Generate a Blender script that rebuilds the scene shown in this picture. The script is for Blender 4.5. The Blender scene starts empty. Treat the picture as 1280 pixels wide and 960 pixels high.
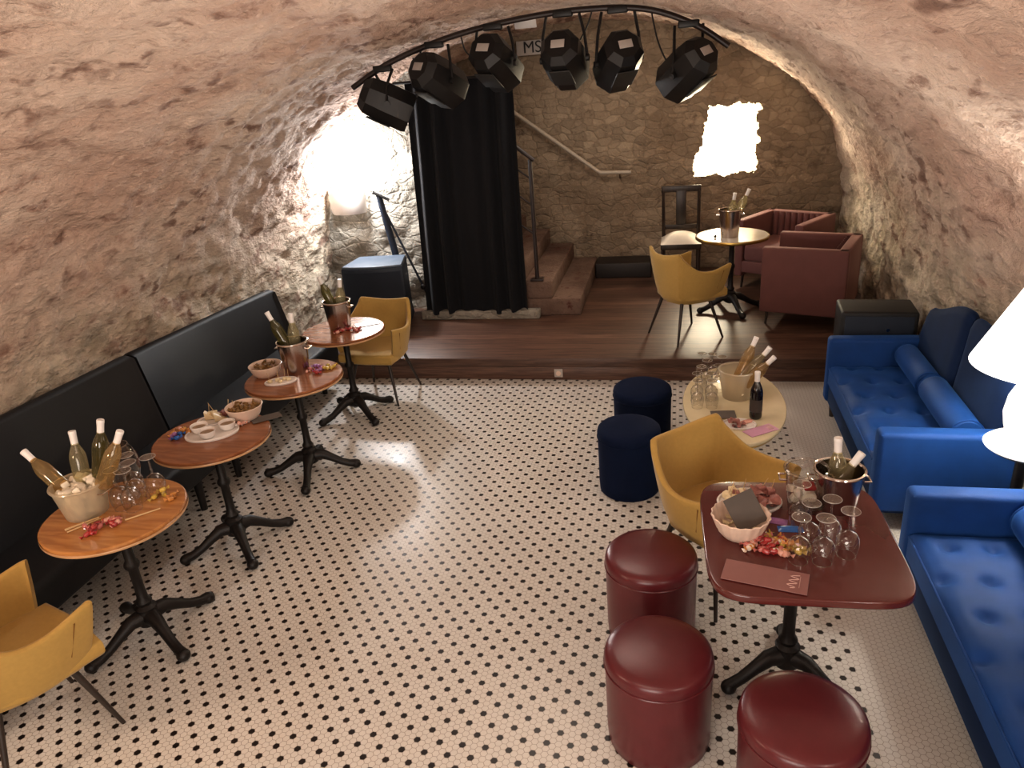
import bpy, bmesh, math, random
from math import sin, cos, pi, radians, sqrt
from mathutils import Vector, Matrix, noise
random.seed(7)
sc = bpy.context.scene
COL = sc.collection

# ------------------------------------------------------------------ materials
MATS = {}
def nmat(name):
    m = bpy.data.materials.new(name); m.use_nodes = True
    nt = m.node_tree; nt.nodes.clear()
    out = nt.nodes.new('ShaderNodeOutputMaterial')
    MATS[name] = m
    return m, nt, out
def N(nt, t, **k):
    n = nt.nodes.new(t)
    for a, v in k.items(): setattr(n, a, v)
    return n
def pb(name, col, rough=.5, metal=0., spec=.5, sheen=0., coat=0., noise_amt=0., noise_scale=30., bump=0., bump_scale=200., emit=None, estr=0., sheen_tint=None):
    m, nt, out = nmat(name)
    p = N(nt, 'ShaderNodeBsdfPrincipled')
    c = (*col, 1)
    p.inputs['Base Color'].default_value = c
    p.inputs['Roughness'].default_value = rough
    p.inputs['Metallic'].default_value = metal
    p.inputs['Specular IOR Level'].default_value = spec
    p.inputs['Sheen Weight'].default_value = sheen
    p.inputs['Sheen Roughness'].default_value = .35
    if sheen_tint: p.inputs['Sheen Tint'].default_value = (*sheen_tint, 1)
    p.inputs['Coat Weight'].default_value = coat
    if emit:
        p.inputs['Emission Color'].default_value = (*emit, 1); p.inputs['Emission Strength'].default_value = estr
    tc = N(nt, 'ShaderNodeTexCoord')
    if noise_amt:
        n = N(nt, 'ShaderNodeTexNoise'); n.inputs['Scale'].default_value = noise_scale; n.inputs['Detail'].default_value = 4
        nt.links.new(tc.outputs['Object'], n.inputs['Vector'])
        mx = N(nt, 'ShaderNodeMix', data_type='RGBA')
        mx.inputs['A'].default_value = tuple(x*(1-noise_amt) for x in col)+(1,)
        mx.inputs['B'].default_value = tuple(min(1, x*(1+noise_amt)) for x in col)+(1,)
        nt.links.new(n.outputs['Fac'], mx.inputs['Factor']); nt.links.new(mx.outputs['Result'], p.inputs['Base Color'])
    if bump:
        n = N(nt, 'ShaderNodeTexNoise'); n.inputs['Scale'].default_value = bump_scale; n.inputs['Detail'].default_value = 3
        nt.links.new(tc.outputs['Object'], n.inputs['Vector'])
        b = N(nt, 'ShaderNodeBump'); b.inputs['Strength'].default_value = bump; b.inputs['Distance'].default_value = .01
        nt.links.new(n.outputs['Fac'], b.inputs['Height']); nt.links.new(b.outputs['Normal'], p.inputs['Normal'])
    nt.links.new(p.outputs[0], out.inputs[0])
    return m
def see_through(name, tint, gloss_lo=.04, gloss_hi=.55, rough=.03, milk=None, mf=0.):
    m, nt, out = nmat(name)
    t = N(nt, 'ShaderNodeBsdfTransparent'); t.inputs[0].default_value = (*tint, 1)
    g = N(nt, 'ShaderNodeBsdfGlossy'); g.inputs['Roughness'].default_value = rough
    lw = N(nt, 'ShaderNodeLayerWeight'); lw.inputs['Blend'].default_value = .35
    pw = N(nt, 'ShaderNodeMath', operation='POWER'); pw.inputs[1].default_value = 1.7; nt.links.new(lw.outputs['Facing'], pw.inputs[0])
    mr = N(nt, 'ShaderNodeMapRange'); mr.inputs['To Min'].default_value = gloss_lo; mr.inputs['To Max'].default_value = gloss_hi
    nt.links.new(pw.outputs[0], mr.inputs['Value'])
    mx = N(nt, 'ShaderNodeMixShader')
    nt.links.new(mr.outputs[0], mx.inputs[0]); nt.links.new(t.outputs[0], mx.inputs[1]); nt.links.new(g.outputs[0], mx.inputs[2])
    if milk:
        d = N(nt, 'ShaderNodeBsdfDiffuse'); d.inputs[0].default_value = (*milk, 1)
        tr = N(nt, 'ShaderNodeBsdfTranslucent'); tr.inputs[0].default_value = (*milk, 1)
        a = N(nt, 'ShaderNodeMixShader'); a.inputs[0].default_value = .5; nt.links.new(d.outputs[0], a.inputs[1]); nt.links.new(tr.outputs[0], a.inputs[2])
        b = N(nt, 'ShaderNodeMixShader'); b.inputs[0].default_value = mf; nt.links.new(mx.outputs[0], b.inputs[1]); nt.links.new(a.outputs[0], b.inputs[2])
        mx = b
    nt.links.new(mx.outputs[0], out.inputs[0])
    return m

TILE = .0283
DOT0 = (-0.8002, 2.0863)
def floor_mat():
    m, nt, out = nmat('hex_mosaic')
    L = nt.links.new
    tc = N(nt, 'ShaderNodeNewGeometry')
    sx = N(nt, 'ShaderNodeSeparateXYZ'); L(tc.outputs['Position'], sx.inputs[0])
    def M(op, a, b=None, c=None):
        n = N(nt, 'ShaderNodeMath', operation=op)
        for i, v in enumerate((a, b, c)):
            if v is None: continue
            if isinstance(v, (int, float)): n.inputs[i].default_value = v
            else: L(v, n.inputs[i])
        return n.outputs[0]
    u = M('DIVIDE', M('SUBTRACT', sx.outputs[0], DOT0[0]), TILE)
    v = M('DIVIDE', M('SUBTRACT', sx.outputs[1], DOT0[1]), TILE)
    def cell(u, v, pu, pv, ou, ov):
        # signed offset to the nearest node of a rectangular lattice
        a = M('SUBTRACT', M('FLOORED_MODULO', M('ADD', M('SUBTRACT', u, ou), pu/2), pu), pu/2)
        b = M('SUBTRACT', M('FLOORED_MODULO', M('ADD', M('SUBTRACT', v, ov), pv/2), pv), pv/2)
        a = M('ABSOLUTE', a); b = M('ABSOLUTE', b)
        return M('MAXIMUM', b, M('ADD', M('MULTIPLY', a, .8660254), M('MULTIPLY', b, .5)))
    r3 = sqrt(3)
    dt = M('MINIMUM', cell(u, v, r3, 1, 0, 0), cell(u, v, r3, 1, r3/2, .5))
    dd = M('MINIMUM', cell(u, v, 2*r3, 4, 0, 0), cell(u, v, 2*r3, 4, r3, 2))
    # plain white border beside the sofas
    border = M('GREATER_THAN', sx.outputs[0], .78)
    black = M('MULTIPLY', M('LESS_THAN', dd, .46), M('SUBTRACT', 1, border))
    grout = N(nt, 'ShaderNodeMapRange', interpolation_type='SMOOTHSTEP'); L(dt, grout.inputs[0])
    grout.inputs[1].default_value = .445; grout.inputs[2].default_value = .485
    nz = N(nt, 'ShaderNodeTexNoise'); nz.inputs['Scale'].default_value = 3; nz.inputs['Detail'].default_value = 5
    L(tc.outputs['Position'], nz.inputs['Vector'])
    vz = N(nt, 'ShaderNodeTexNoise'); vz.inputs['Scale'].default_value = 45; L(tc.outputs['Position'], vz.inputs['Vector'])
    w1 = N(nt, 'ShaderNodeMix', data_type='RGBA'); w1.inputs['A'].default_value = (.56, .53, .48, 1); w1.inputs['B'].default_value = (.68, .66, .625, 1)
    L(M('ADD', M('MULTIPLY', nz.outputs['Fac'], .6), M('MULTIPLY', vz.outputs['Fac'], .4)), w1.inputs['Factor'])
    w2 = N(nt, 'ShaderNodeMix', data_type='RGBA'); L(grout.outputs[0], w2.inputs['Factor']); L(w1.outputs['Result'], w2.inputs['A']); w2.inputs['B'].default_value = (.30, .26, .22, 1)
    w3 = N(nt, 'ShaderNodeMix', data_type='RGBA'); L(black, w3.inputs['Factor']); L(w2.outputs['Result'], w3.inputs['A']); w3.inputs['B'].default_value = (.012, .008, .007, 1)
    p = N(nt, 'ShaderNodeBsdfPrincipled'); L(w3.outputs['Result'], p.inputs['Base Color'])
    p.inputs['Specular IOR Level'].default_value = .45
    L(M('ADD', M('MULTIPLY', nz.outputs['Fac'], .25), .2), p.inputs['Roughness'])
    b = N(nt, 'ShaderNodeBump'); b.inputs['Strength'].default_value = .25; b.inputs['Distance'].default_value = .002
    L(M('SUBTRACT', 1, grout.outputs[0]), b.inputs['Height']); L(b.outputs['Normal'], p.inputs['Normal'])
    L(p.outputs[0], out.inputs[0])
    return m

def stone_mat(name, lo, hi, dark, low_lo=None, low_hi=None, zmix=(.9, 1.9), stretch=(1, 1, 1), blocks=0., bump=.8, scale=1., pebble=0., soft=1., pits=0.):
    m, nt, out = nmat(name); L = nt.links.new
    g = N(nt, 'ShaderNodeNewGeometry')
    mp = N(nt, 'ShaderNodeMapping'); mp.inputs['Scale'].default_value = stretch; L(g.outputs['Position'], mp.inputs[0])
    def noi(s, d=6, r=.6, src=None):
        n = N(nt, 'ShaderNodeTexNoise'); n.inputs['Scale'].default_value = s*scale; n.inputs['Detail'].default_value = d; n.inputs['Roughness'].default_value = r
        L((src or mp).outputs[0], n.inputs['Vector']); return n.outputs['Fac']
    def ramp(f, a, b):
        r = N(nt, 'ShaderNodeMapRange', interpolation_type='SMOOTHSTEP'); L(f, r.inputs[0]); r.inputs[1].default_value = a; r.inputs[2].default_value = b; return r.outputs[0]
    def mix(f, a, b):
        x = N(nt, 'ShaderNodeMix', data_type='RGBA')
        if isinstance(f, float): x.inputs['Factor'].default_value = f
        else: L(f, x.inputs['Factor'])
        for s, v in (('A', a), ('B', b)):
            if isinstance(v, tuple): x.inputs[s].default_value = (*v, 1)
            else: L(v, x.inputs[s])
        return x.outputs['Result']
    n1 = noi(1.3); n2 = noi(7); n3 = noi(26, 4); n4 = noi(4.2, 8, .7)
    c = mix(ramp(n1, .35, .65), lo, hi)
    if low_lo:
        c2 = mix(ramp(n2, .35, .65), low_lo, low_hi)
        s = N(nt, 'ShaderNodeSeparateXYZ'); L(g.outputs['Position'], s.inputs[0])
        ad = N(nt, 'ShaderNodeMath', operation='MULTIPLY_ADD'); L(n4, ad.inputs[0]); ad.inputs[1].default_value = 1.4; L(s.outputs[2], ad.inputs[2])
        f = ramp(ad.outputs[0], zmix[0]+.7, zmix[1]+.7)
        c = mix(f, c2, c)
    c = mix(ramp(n4, .55, .70), c, dark)
    dk = N(nt, 'ShaderNodeMath', operation='MULTIPLY'); L(ramp(n2, .56, .72), dk.inputs[0]); dk.inputs[1].default_value = .55
    c = mix(dk.outputs[0], c, tuple(x*.55 for x in lo))
    lt = N(nt, 'ShaderNodeMath', operation='MULTIPLY'); L(ramp(n3, .55, .75), lt.inputs[0]); lt.inputs[1].default_value = .45
    c = mix(lt.outputs[0], c, tuple(min(1, x*1.35) for x in hi))
    if pits:
        n5 = noi(8.5, 3, .55); n6 = noi(2.3, 4, .6)
        pm_ = N(nt, 'ShaderNodeMath', operation='MULTIPLY'); L(ramp(n5, .53, .66), pm_.inputs[0]); L(ramp(n6, .42, .62), pm_.inputs[1])
        pq = N(nt, 'ShaderNodeMath', operation='MULTIPLY'); L(pm_.outputs[0], pq.inputs[0]); pq.inputs[1].default_value = pits
        c = mix(pq.outputs[0], c, tuple(x*.8 for x in dark))
    h = N(nt, 'ShaderNodeMath', operation='MULTIPLY_ADD'); L(n2, h.inputs[0]); h.inputs[1].default_value = 1.0; L(n3, h.inputs[2])
    hh = h.outputs[0]
    if blocks:
        vo = N(nt, 'ShaderNodeTexVoronoi', feature='DISTANCE_TO_EDGE'); vo.inputs['Scale'].default_value = blocks; vo.inputs['Randomness'].default_value = .85
        wmp = N(nt, 'ShaderNodeMapping'); wmp.inputs['Scale'].default_value = (1, 1, 1.9)
        wz = N(nt, 'ShaderNodeTexNoise'); wz.inputs['Scale'].default_value = 5; L(g.outputs['Position'], wz.inputs['Vector'])
        ad = N(nt, 'ShaderNodeVectorMath', operation='MULTIPLY_ADD'); L(wz.outputs['Color'], ad.inputs[0]); ad.inputs[1].default_value = (.12, .12, .12); L(g.outputs['Position'], ad.inputs[2])
        L(ad.outputs[0], wmp.inputs[0]); L(wmp.outputs[0], vo.inputs['Vector'])
        e = ramp(vo.outputs['Distance'], .0, .12)
        vc = N(nt, 'ShaderNodeTexVoronoi'); vc.inputs['Scale'].default_value = blocks; vc.inputs['Randomness'].default_value = .85; L(wmp.outputs[0], vc.inputs['Vector'])
        sv = N(nt, 'ShaderNodeSeparateColor'); L(vc.outputs['Color'], sv.inputs[0])
        vm = N(nt, 'ShaderNodeMath', operation='MULTIPLY'); L(sv.outputs[0], vm.inputs[0]); vm.inputs[1].default_value = .5
        c = mix(vm.outputs[0], c, tuple(x*.55 for x in lo))
        em = N(nt, 'ShaderNodeMapRange'); L(e, em.inputs[0]); em.inputs[3].default_value = 1-soft; em.inputs[4].default_value = 1
        c = mix(em.outputs[0], tuple(x*.75 for x in lo), c)
        h2 = N(nt, 'ShaderNodeMath', operation='MULTIPLY_ADD'); L(e, h2.inputs[0]); h2.inputs[1].default_value = soft; L(hh, h2.inputs[2]); hh = h2.outputs[0]
    if pebble:
        pv = N(nt, 'ShaderNodeTexVoronoi', feature='SMOOTH_F1'); pv.inputs['Scale'].default_value = pebble; L(g.outputs['Position'], pv.inputs['Vector'])
        lowf = N(nt, 'ShaderNodeMath', operation='SUBTRACT'); lowf.inputs[0].default_value = 1; L(f, lowf.inputs[1])
        pm = N(nt, 'ShaderNodeMath', operation='MULTIPLY'); L(pv.outputs['Distance'], pm.inputs[0]); L(lowf.outputs[0], pm.inputs[1])
        pk = N(nt, 'ShaderNodeMath', operation='MULTIPLY'); L(ramp(pm.outputs[0], .35, .75), pk.inputs[0]); pk.inputs[1].default_value = .7
        c = mix(pk.outputs[0], c, tuple(x*.5 for x in low_lo))
        h3 = N(nt, 'ShaderNodeMath', operation='MULTIPLY_ADD'); L(pm.outputs[0], h3.inputs[0]); h3.inputs[1].default_value = -1.6; L(hh, h3.inputs[2]); hh = h3.outputs[0]
    p = N(nt, 'ShaderNodeBsdfPrincipled'); L(c, p.inputs['Base Color']); p.inputs['Roughness'].default_value = .9; p.inputs['Specular IOR Level'].default_value = .2
    b = N(nt, 'ShaderNodeBump'); b.inputs['Strength'].default_value = bump; b.inputs['Distance'].default_value = .035
    L(hh, b.inputs['Height']); L(b.outputs['Normal'], p.inputs['Normal'])
    L(p.outputs[0], out.inputs[0])
    return m

def wood_mat(name, a, b, along=(1, 12, 12), rough=.3, planks=0., coat=0., local=True, scale=3.):
    m, nt, out = nmat(name); L = nt.links.new
    g = N(nt, 'ShaderNodeTexCoord') if local else N(nt, 'ShaderNodeNewGeometry')
    src = g.outputs['Object'] if local else g.outputs['Position']
    mp = N(nt, 'ShaderNodeMapping'); mp.inputs['Scale'].default_value = along; L(src, mp.inputs[0])
    n = N(nt, 'ShaderNodeTexNoise'); n.inputs['Scale'].default_value = scale; n.inputs['Detail'].default_value = 6; n.inputs['Distortion'].default_value = .6; L(mp.outputs[0], n.inputs['Vector'])
    r = N(nt, 'ShaderNodeMapRange', interpolation_type='SMOOTHSTEP'); L(n.outputs['Fac'], r.inputs[0]); r.inputs[1].default_value = .3; r.inputs[2].default_value = .7
    mx = N(nt, 'ShaderNodeMix', data_type='RGBA'); mx.inputs['A'].default_value = (*a, 1); mx.inputs['B'].default_value = (*b, 1); L(r.outputs[0], mx.inputs['Factor'])
    c = mx.outputs['Result']
    if planks:
        s = N(nt, 'ShaderNodeSeparateXYZ'); L(src, s.inputs[0])
        d = N(nt, 'ShaderNodeMath', operation='DIVIDE'); L(s.outputs[1], d.inputs[0]); d.inputs[1].default_value = planks
        fr = N(nt, 'ShaderNodeMath', operation='FRACT'); L(d.outputs[0], fr.inputs[0])
        lt = N(nt, 'ShaderNodeMath', operation='LESS_THAN'); L(fr.outputs[0], lt.inputs[0]); lt.inputs[1].default_value = .05
        fl = N(nt, 'ShaderNodeMath', operation='FLOOR'); L(d.outputs[0], fl.inputs[0])
        wn = N(nt, 'ShaderNodeTexWhiteNoise', noise_dimensions='1D'); L(fl.outputs[0], wn.inputs['W'])
        mm = N(nt, 'ShaderNodeMix', data_type='RGBA', blend_type='MULTIPLY'); mm.inputs['Factor'].default_value = 1; L(c, mm.inputs['A'])
        gr = N(nt, 'ShaderNodeMapRange'); L(wn.outputs['Value'], gr.inputs[0]); gr.inputs[3].default_value = .65; gr.inputs[4].default_value = 1.2
        L(gr.outputs[0], mm.inputs['B'])
        m2 = N(nt, 'ShaderNodeMix', data_type='RGBA'); L(lt.outputs[0], m2.inputs['Factor']); L(mm.outputs['Result'], m2.inputs['A']); m2.inputs['B'].default_value = (.008, .005, .003, 1)
        c = m2.outputs['Result']
    p = N(nt, 'ShaderNodeBsdfPrincipled'); L(c, p.inputs['Base Color']); p.inputs['Roughness'].default_value = rough; p.inputs['Coat Weight'].default_value = coat
    L(p.outputs[0], out.inputs[0])
    return m

FLOOR = floor_mat()
VAULT = stone_mat('vault_plaster', (.50, .35, .275), (.66, .53, .44), (.27, .16, .12), (.40, .335, .25), (.62, .54, .43), (.75, 1.75), stretch=(1, .5, 1), bump=1.0, pebble=9, pits=.9)
BACKWALL = stone_mat('rubble_wall', (.28, .21, .145), (.43, .345, .25), (.14, .10, .07), blocks=7, bump=.6, soft=.35)
GREYWALL = stone_mat('grey_block_wall', (.33, .30, .25), (.45, .42, .36), (.16, .14, .115), blocks=5.5, bump=.7, soft=.3)
STEPSTONE = stone_mat('step_stone', (.115, .07, .052), (.21, .14, .108), (.10, .032, .025), bump=.6, scale=1.5)
NICHE = stone_mat('niche_stone', (.6, .55, .45), (.8, .76, .68), (.35, .3, .22), bump=.7, scale=2)
STAGEWOOD = wood_mat('stage_boards', (.075, .036, .024), (.15, .08, .052), (1.2, 14, 14), .42, planks=.13, local=False)
RISERWOOD = wood_mat('riser_wood', (.075, .036, .025), (.15, .082, .055), (1.2, 14, 20), .35, local=False)
TABLEWOOD = wood_mat('honey_wood', (.34, .14, .04), (.50, .235, .075), (1.5, 10, 10), .22, coat=.4)
TABLEBROWN = wood_mat('brown_wood', (.22, .075, .028), (.32, .125, .05), (1.5, 10, 10), .22, coat=.4)
TABLEDGE = wood_mat('edge_wood', (.42, .24, .12), (.58, .36, .19), (2, 2, 30), .3)
IRON = pb('black_iron', (.012, .009, .008), .45, .3, noise_amt=.3, bump=.15)
BENCHF = pb('black_leather', (.0025, .003, .005), .6, .10, bump=.12, bump_scale=260, noise_amt=.2)
YELLOW = pb('mustard_fabric', (.43, .275, .075), .85, sheen=.2, noise_amt=.10, noise_scale=60, bump=.15, bump_scale=500)
DARKLEG = pb('brown_black_leg', (.03, .02, .015), .4, noise_amt=.2)
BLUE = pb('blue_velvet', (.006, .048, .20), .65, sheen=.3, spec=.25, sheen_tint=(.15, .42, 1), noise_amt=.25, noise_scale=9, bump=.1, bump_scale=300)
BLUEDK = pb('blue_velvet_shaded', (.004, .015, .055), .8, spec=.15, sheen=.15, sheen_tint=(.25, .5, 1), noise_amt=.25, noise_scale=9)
NAVY = pb('navy_velvet', (.003, .008, .030), .8, spec=.12, sheen=.04, sheen_tint=(.2, .35, .9), noise_amt=.2, noise_scale=12)
PINK = pb('rose_velvet', (.15, .058, .052), .78, sheen=.35, sheen_tint=(1, .6, .5), noise_amt=.15, noise_scale=10)
BURG = pb('burgundy_leather', (.105, .016, .020), .29, noise_amt=.2, noise_scale=14, bump=.06, bump_scale=250)
REDTOP = pb('oxblood_lacquer', (.10, .020, .017), .2, coat=.3, noise_amt=.12, noise_scale=8)
STEEL = pb('brushed_steel', (.50, .43, .40), .22, 1.0, noise_amt=.12)
CHROME = pb('bright_steel', (.75, .70, .66), .12, 1.0, noise_amt=.05)
GOLD = pb('gold_metal', (.55, .38, .12), .28, 1.0, noise_amt=.1)
MARBLE = pb('cream_marble', (.62, .54, .36), .15, noise_amt=.18, noise_scale=6, coat=.3)
WHITETOP = pb('white_marble', (.72, .67, .58), .2, noise_amt=.08, noise_scale=8)
WHITE = pb('white_ceramic', (.75, .70, .66), .3, noise_amt=.04)
CREAM = pb('cream_porcelain', (.72, .56, .46), .35, noise_amt=.08, noise_scale=40)
CAPS = pb('white_foil', (.82, .80, .78), .4, noise_amt=.04)
BLACKFAB = pb('black_curtain_cloth', (.003, .0035, .006), .95, sheen=.04, noise_amt=.3, noise_scale=20)
BLACKMET = pb('black_painted_metal', (.009, .008, .008), .42, .1, noise_amt=.25)
SPEAKERM = pb('speaker_dark', (.012, .022, .042), .55, noise_amt=.2)
SPEAKERB = pb('speaker_black', (.006, .006, .007), .6, noise_amt=.2)
SPEAKTOP = pb('speaker_top_grey', (.09, .12, .16), .5, noise_amt=.1)
GREYLAB = pb('pale_label', (.45, .41, .38), .5, noise_amt=.1)
DARKWOOD = wood_mat('dark_chair_wood', (.018, .011, .008), (.04, .024, .016), (10, 10, 1), .35)
CUSHION = pb('pale_cushion', (.72, .66, .58), .7, noise_amt=.06)
RAILWOOD = pb('pale_rail', (.50, .44, .36), .5, noise_amt=.12)
BROWNRAIL = pb('brown_rail', (.022, .012, .010), .4, noise_amt=.2)
GREYCARD = pb('grey_card', (.105, .09, .08), .55, noise_amt=.06)
PINKCARD = pb('dusty_pink_card', (.27, .125, .115), .5, noise_amt=.06)
LETTER = pb('pale_print', (.62, .42, .38), .5, noise_amt=.05)
LILAC = pb('lilac_card', (.55, .30, .42), .5, noise_amt=.06)
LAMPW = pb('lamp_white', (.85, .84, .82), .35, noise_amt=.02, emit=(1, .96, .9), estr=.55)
SHADE = pb('lamp_shade_white', (.9, .88, .84), .8, noise_amt=.02, emit=(1, .97, .92), estr=2.2)
HAM = pb('cured_ham', (.30, .12, .10), .45, noise_amt=.55, noise_scale=70)
CHEESE = pb('pale_cheese', (.72, .60, .38), .5, noise_amt=.08)
PICK = pb('wooden_pick', (.58, .40, .20), .6, noise_amt=.1)
SNACK = pb('snack_brown', (.22, .12, .035), .6, noise_amt=.6, noise_scale=60)
DIP = pb('dip_brown', (.30, .20, .12), .4, noise_amt=.3, noise_scale=40)
ICE = pb('ice_white', (.85, .80, .68), .15, noise_amt=.12, noise_scale=30)
GLASS = see_through('clear_glass', (.94, .93, .915), .075, 1.0, .04)
GLASSRIM = see_through('glass_rim', (.9, .88, .86), .4, 1.0, .12, (.9, .86, .82), .45)
PLASTIC = see_through('clear_plastic', (.90, .86, .78), .10, .6, .12, (.92, .86, .72), .34)
STRAW = see_through('straw_wine_bottle', (.78, .62, .36), .07, .6, .05, (.70, .54, .28), .24)
PALEB = see_through('pale_wine_bottle', (.80, .76, .60), .07, .6, .05, (.58, .52, .34), .22)
OLIVE = see_through('olive_bottle', (.40, .37, .18), .08, .6, .05, (.24, .21, .09), .3)
DARKB = pb('dark_bottle', (.008, .005, .006), .12, coat=.4, noise_amt=.2)
CANDYM = {k: pb('candy_'+k, c, .25, coat=.4, noise_amt=.3, noise_scale=120) for k, c in dict(
    red=(.36, .035, .035), rose=(.50, .16, .14), white=(.70, .60, .52), orange=(.52, .23, .06), gold=(.55, .38, .07), violet=(.30, .12, .30), blue=(.03, .14, .45), pale=(.70, .38, .30)).items()}

# ------------------------------------------------------------------ mesh builder
class MB:
    def __init__(s): s.v = []; s.f = []
    def add(s, vs, fs, M=None):
        o = len(s.v)
        s.v += [tuple(M @ Vector(p)) if M else tuple(p) for p in vs]
        s.f += [tuple(i+o for i in f) for f in fs]
        return s
    def grid(s, P, close_u=False, close_v=False, M=None, flip=False):
        nu, nv = len(P), len(P[0])
        vs = [p for r in P for p in r]; fs = []
        for i in range(nu if close_u else nu-1):
            for j in range(nv if close_v else nv-1):
                a = i*nv+j; b = ((i+1) % nu)*nv+j; c = ((i+1) % nu)*nv+(j+1) % nv; d = i*nv+(j+1) % nv
                fs.append((a, d, c, b) if flip else (a, b, c, d))
        return s.add(vs, fs, M)
    def lathe(s, prof, n=32, M=None, cap0=True, cap1=True, wob=None):
        P = []
        for k, (r, z) in enumerate(prof):
            row = []
            for i in range(n):
                a = 2*pi*i/n; rr = r*(1+(wob(a, k) if wob else 0))
                row.append((rr*cos(a), rr*sin(a), z))
            P.append(row)
        o = len(s.v)
        s.grid(P, close_v=True, M=M, flip=True)
        if cap0: s.f.append(tuple(o+i for i in reversed(range(n))))
        if cap1: s.f.append(tuple(o+(len(prof)-1)*n+i for i in range(n)))
        return s
    def tube(s, path, r, n=10, M=None, caps=True):
        path = [Vector(p) for p in path]; P = []
        rs = r if isinstance(r, (list, tuple)) else [r]*len(path)
        t0 = (path[1]-path[0]).normalized()
        ref = Vector((0, 0, 1)) if abs(t0.z) < .9 else Vector((1, 0, 0))
        nrm = t0.cross(ref).normalized()
        for i, p in enumerate(path):
            t = (path[min(i+1, len(path)-1)]-path[max(i-1, 0)]).normalized()
            nrm = (nrm-t*nrm.dot(t)).normalized(); bn = t.cross(nrm)
            P.append([tuple(p+rs[i]*(cos(2*pi*k/n)*nrm+sin(2*pi*k/n)*bn)) for k in range(n)])
        o = len(s.v); s.grid(P, close_v=True, M=M)
        if caps:
            s.f.append(tuple(o+k for k in range(n))); s.f.append(tuple(o+(len(path)-1)*n+k for k in reversed(range(n))))
        return s
    def rbox(s, c, d, r=.01, seg=3, M=None, taper=None):
        bm = bmesh.new(); bmesh.ops.create_cube(bm, size=1)
        for v in bm.verts:
            v.co = Vector((v.co.x*d[0], v.co.y*d[1], v.co.z*d[2]))
            if taper and v.co.z < 0: v.co.x *= taper; v.co.y *= taper
        r = min(r, .49*min(d))
        if r > 0: bmesh.ops.bevel(bm, geom=bm.edges[:], offset=r, segments=seg, profile=.5, affect='EDGES')
        bm.verts.index_update()
        vs = [tuple(v.co+Vector(c)) for v in bm.verts]; fs = [tuple(v.index for v in f.verts) for f in bm.faces]
        bm.free(); return s.add(vs, fs, M)
    def prism(s, outline, z0, z1, r=0., seg=3, M=None):
        # extruded outline with a rounded rim at both ends
        n = len(outline); cx = sum(p[0] for p in outline)/n; cy = sum(p[1] for p in outline)/n
        def ins(d):
            out = []
            for i in range(n):
                p0 = Vector(outline[i-1]); p1 = Vector(outline[i]); p2 = Vector(outline[(i+1) % n])
                e = (p2-p0); nn = Vector((e.y, -e.x)).normalized()
                out.append((p1.x-nn.x*d, p1.y-nn.y*d))
            return out
        rows = []
        if r > 0:
            for k in range(seg+1):
                a = pi/2*k/seg; rows.append((r*(1-sin(a)), z0+r*(1-cos(a))))
            for k in range(seg+1):
                a = pi/2*k/seg; rows.append((r*(1-cos(a)), z1-r*(1-sin(a))))
        else: rows = [(0, z0), (0, z1)]
        P = [[(x, y, z) for x, y in ins(d)] for d, z in rows]
        o = len(s.v); s.grid(P, close_v=True, M=M, flip=True)
        s.f.append(tuple(o+i for i in reversed(range(n)))); s.f.append(tuple(o+(len(P)-1)*n+i for i in range(n)))
        return s
    def ball(s, c, r, n=14, M=None, sc=(1, 1, 1)):
        pr = [(max(.0001, r*sin(pi*k/8)), -r*cos(pi*k/8)) for k in range(9)]
        MM = Matrix.Translation(c) @ Matrix.Diagonal((*sc, 1))
        return s.lathe(pr, n, (M @ MM) if M else MM)
    def build(s, name, mat, parent=None, ang=40, smooth=True, loc=None, rot=None):
        me = bpy.data.meshes.new(name); me.from_pydata(s.v, [], s.f); me.validate(); me.update()
        bm = bmesh.new(); bm.from_mesh(me); bmesh.ops.recalc_face_normals(bm, faces=bm.faces[:]); bm.to_mesh(me); bm.free()
        if smooth:
            for p in me.polygons: p.use_smooth = True
            me.set_sharp_from_angle(angle=radians(ang))
        me.materials.append(mat)
        o = bpy.data.objects.new(name, me); COL.objects.link(o)
        if parent: o.parent = parent
        if loc: o.location = loc
        if rot: o.rotation_euler = rot
        return o

def tag(o, label, cat, group=None, kind=None):
    o['label'] = label; o['category'] = cat
    if group: o['group'] = group
    if kind: o['kind'] = kind
    return o
def thing(name, label, cat, loc=(0, 0, 0), rotz=0, group=None):
    o = bpy.data.objects.new(name, None); COL.objects.link(o); o.empty_display_size = .1
    o.location = loc; o.rotation_euler = (0, 0, rotz)
    return tag(o, label, cat, group)
def struct(name, mb, mat, label=None, **k):
    o = mb.build(name, mat, **k); o['kind'] = 'structure'
    if label: o['label'] = label
    return o
def dup(root, loc=None, rotz=None, label=None, group=None, M=None):
    r = root.copy(); COL.objects.link(r)
    if loc is not None: r.location = loc
    if rotz is not None: r.rotation_euler = (0, 0, rotz)
    if M is not None: r.matrix_world = M
    if label: r['label'] = label
    if group: r['group'] = group
    for ch in list(root.children):
        c = ch.copy(); COL.objects.link(c); c.parent = r
        for g in ch.children:
            d = g.copy(); COL.objects.link(d); d.parent = c
    return r
def catmull(pts, n):
    out = []; m = len(pts)
    for i in range(m-1):
        p0, p1, p2, p3 = [Vector(pts[max(0, min(m-1, k))]) for k in (i-1, i, i+1, i+2)]
        for k in range(n):
            t = k/n
            out.append(.5*((2*p1)+(-p0+p2)*t+(2*p0-5*p1+4*p2-p3)*t*t+(-p0+3*p1-3*p2+p3)*t**3))
    out.append(Vector(pts[-1])); return out
def smooth01(a, b, x):
    t = max(0, min(1, (x-a)/(b-a))); return t*t*(3-2*t)

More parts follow.
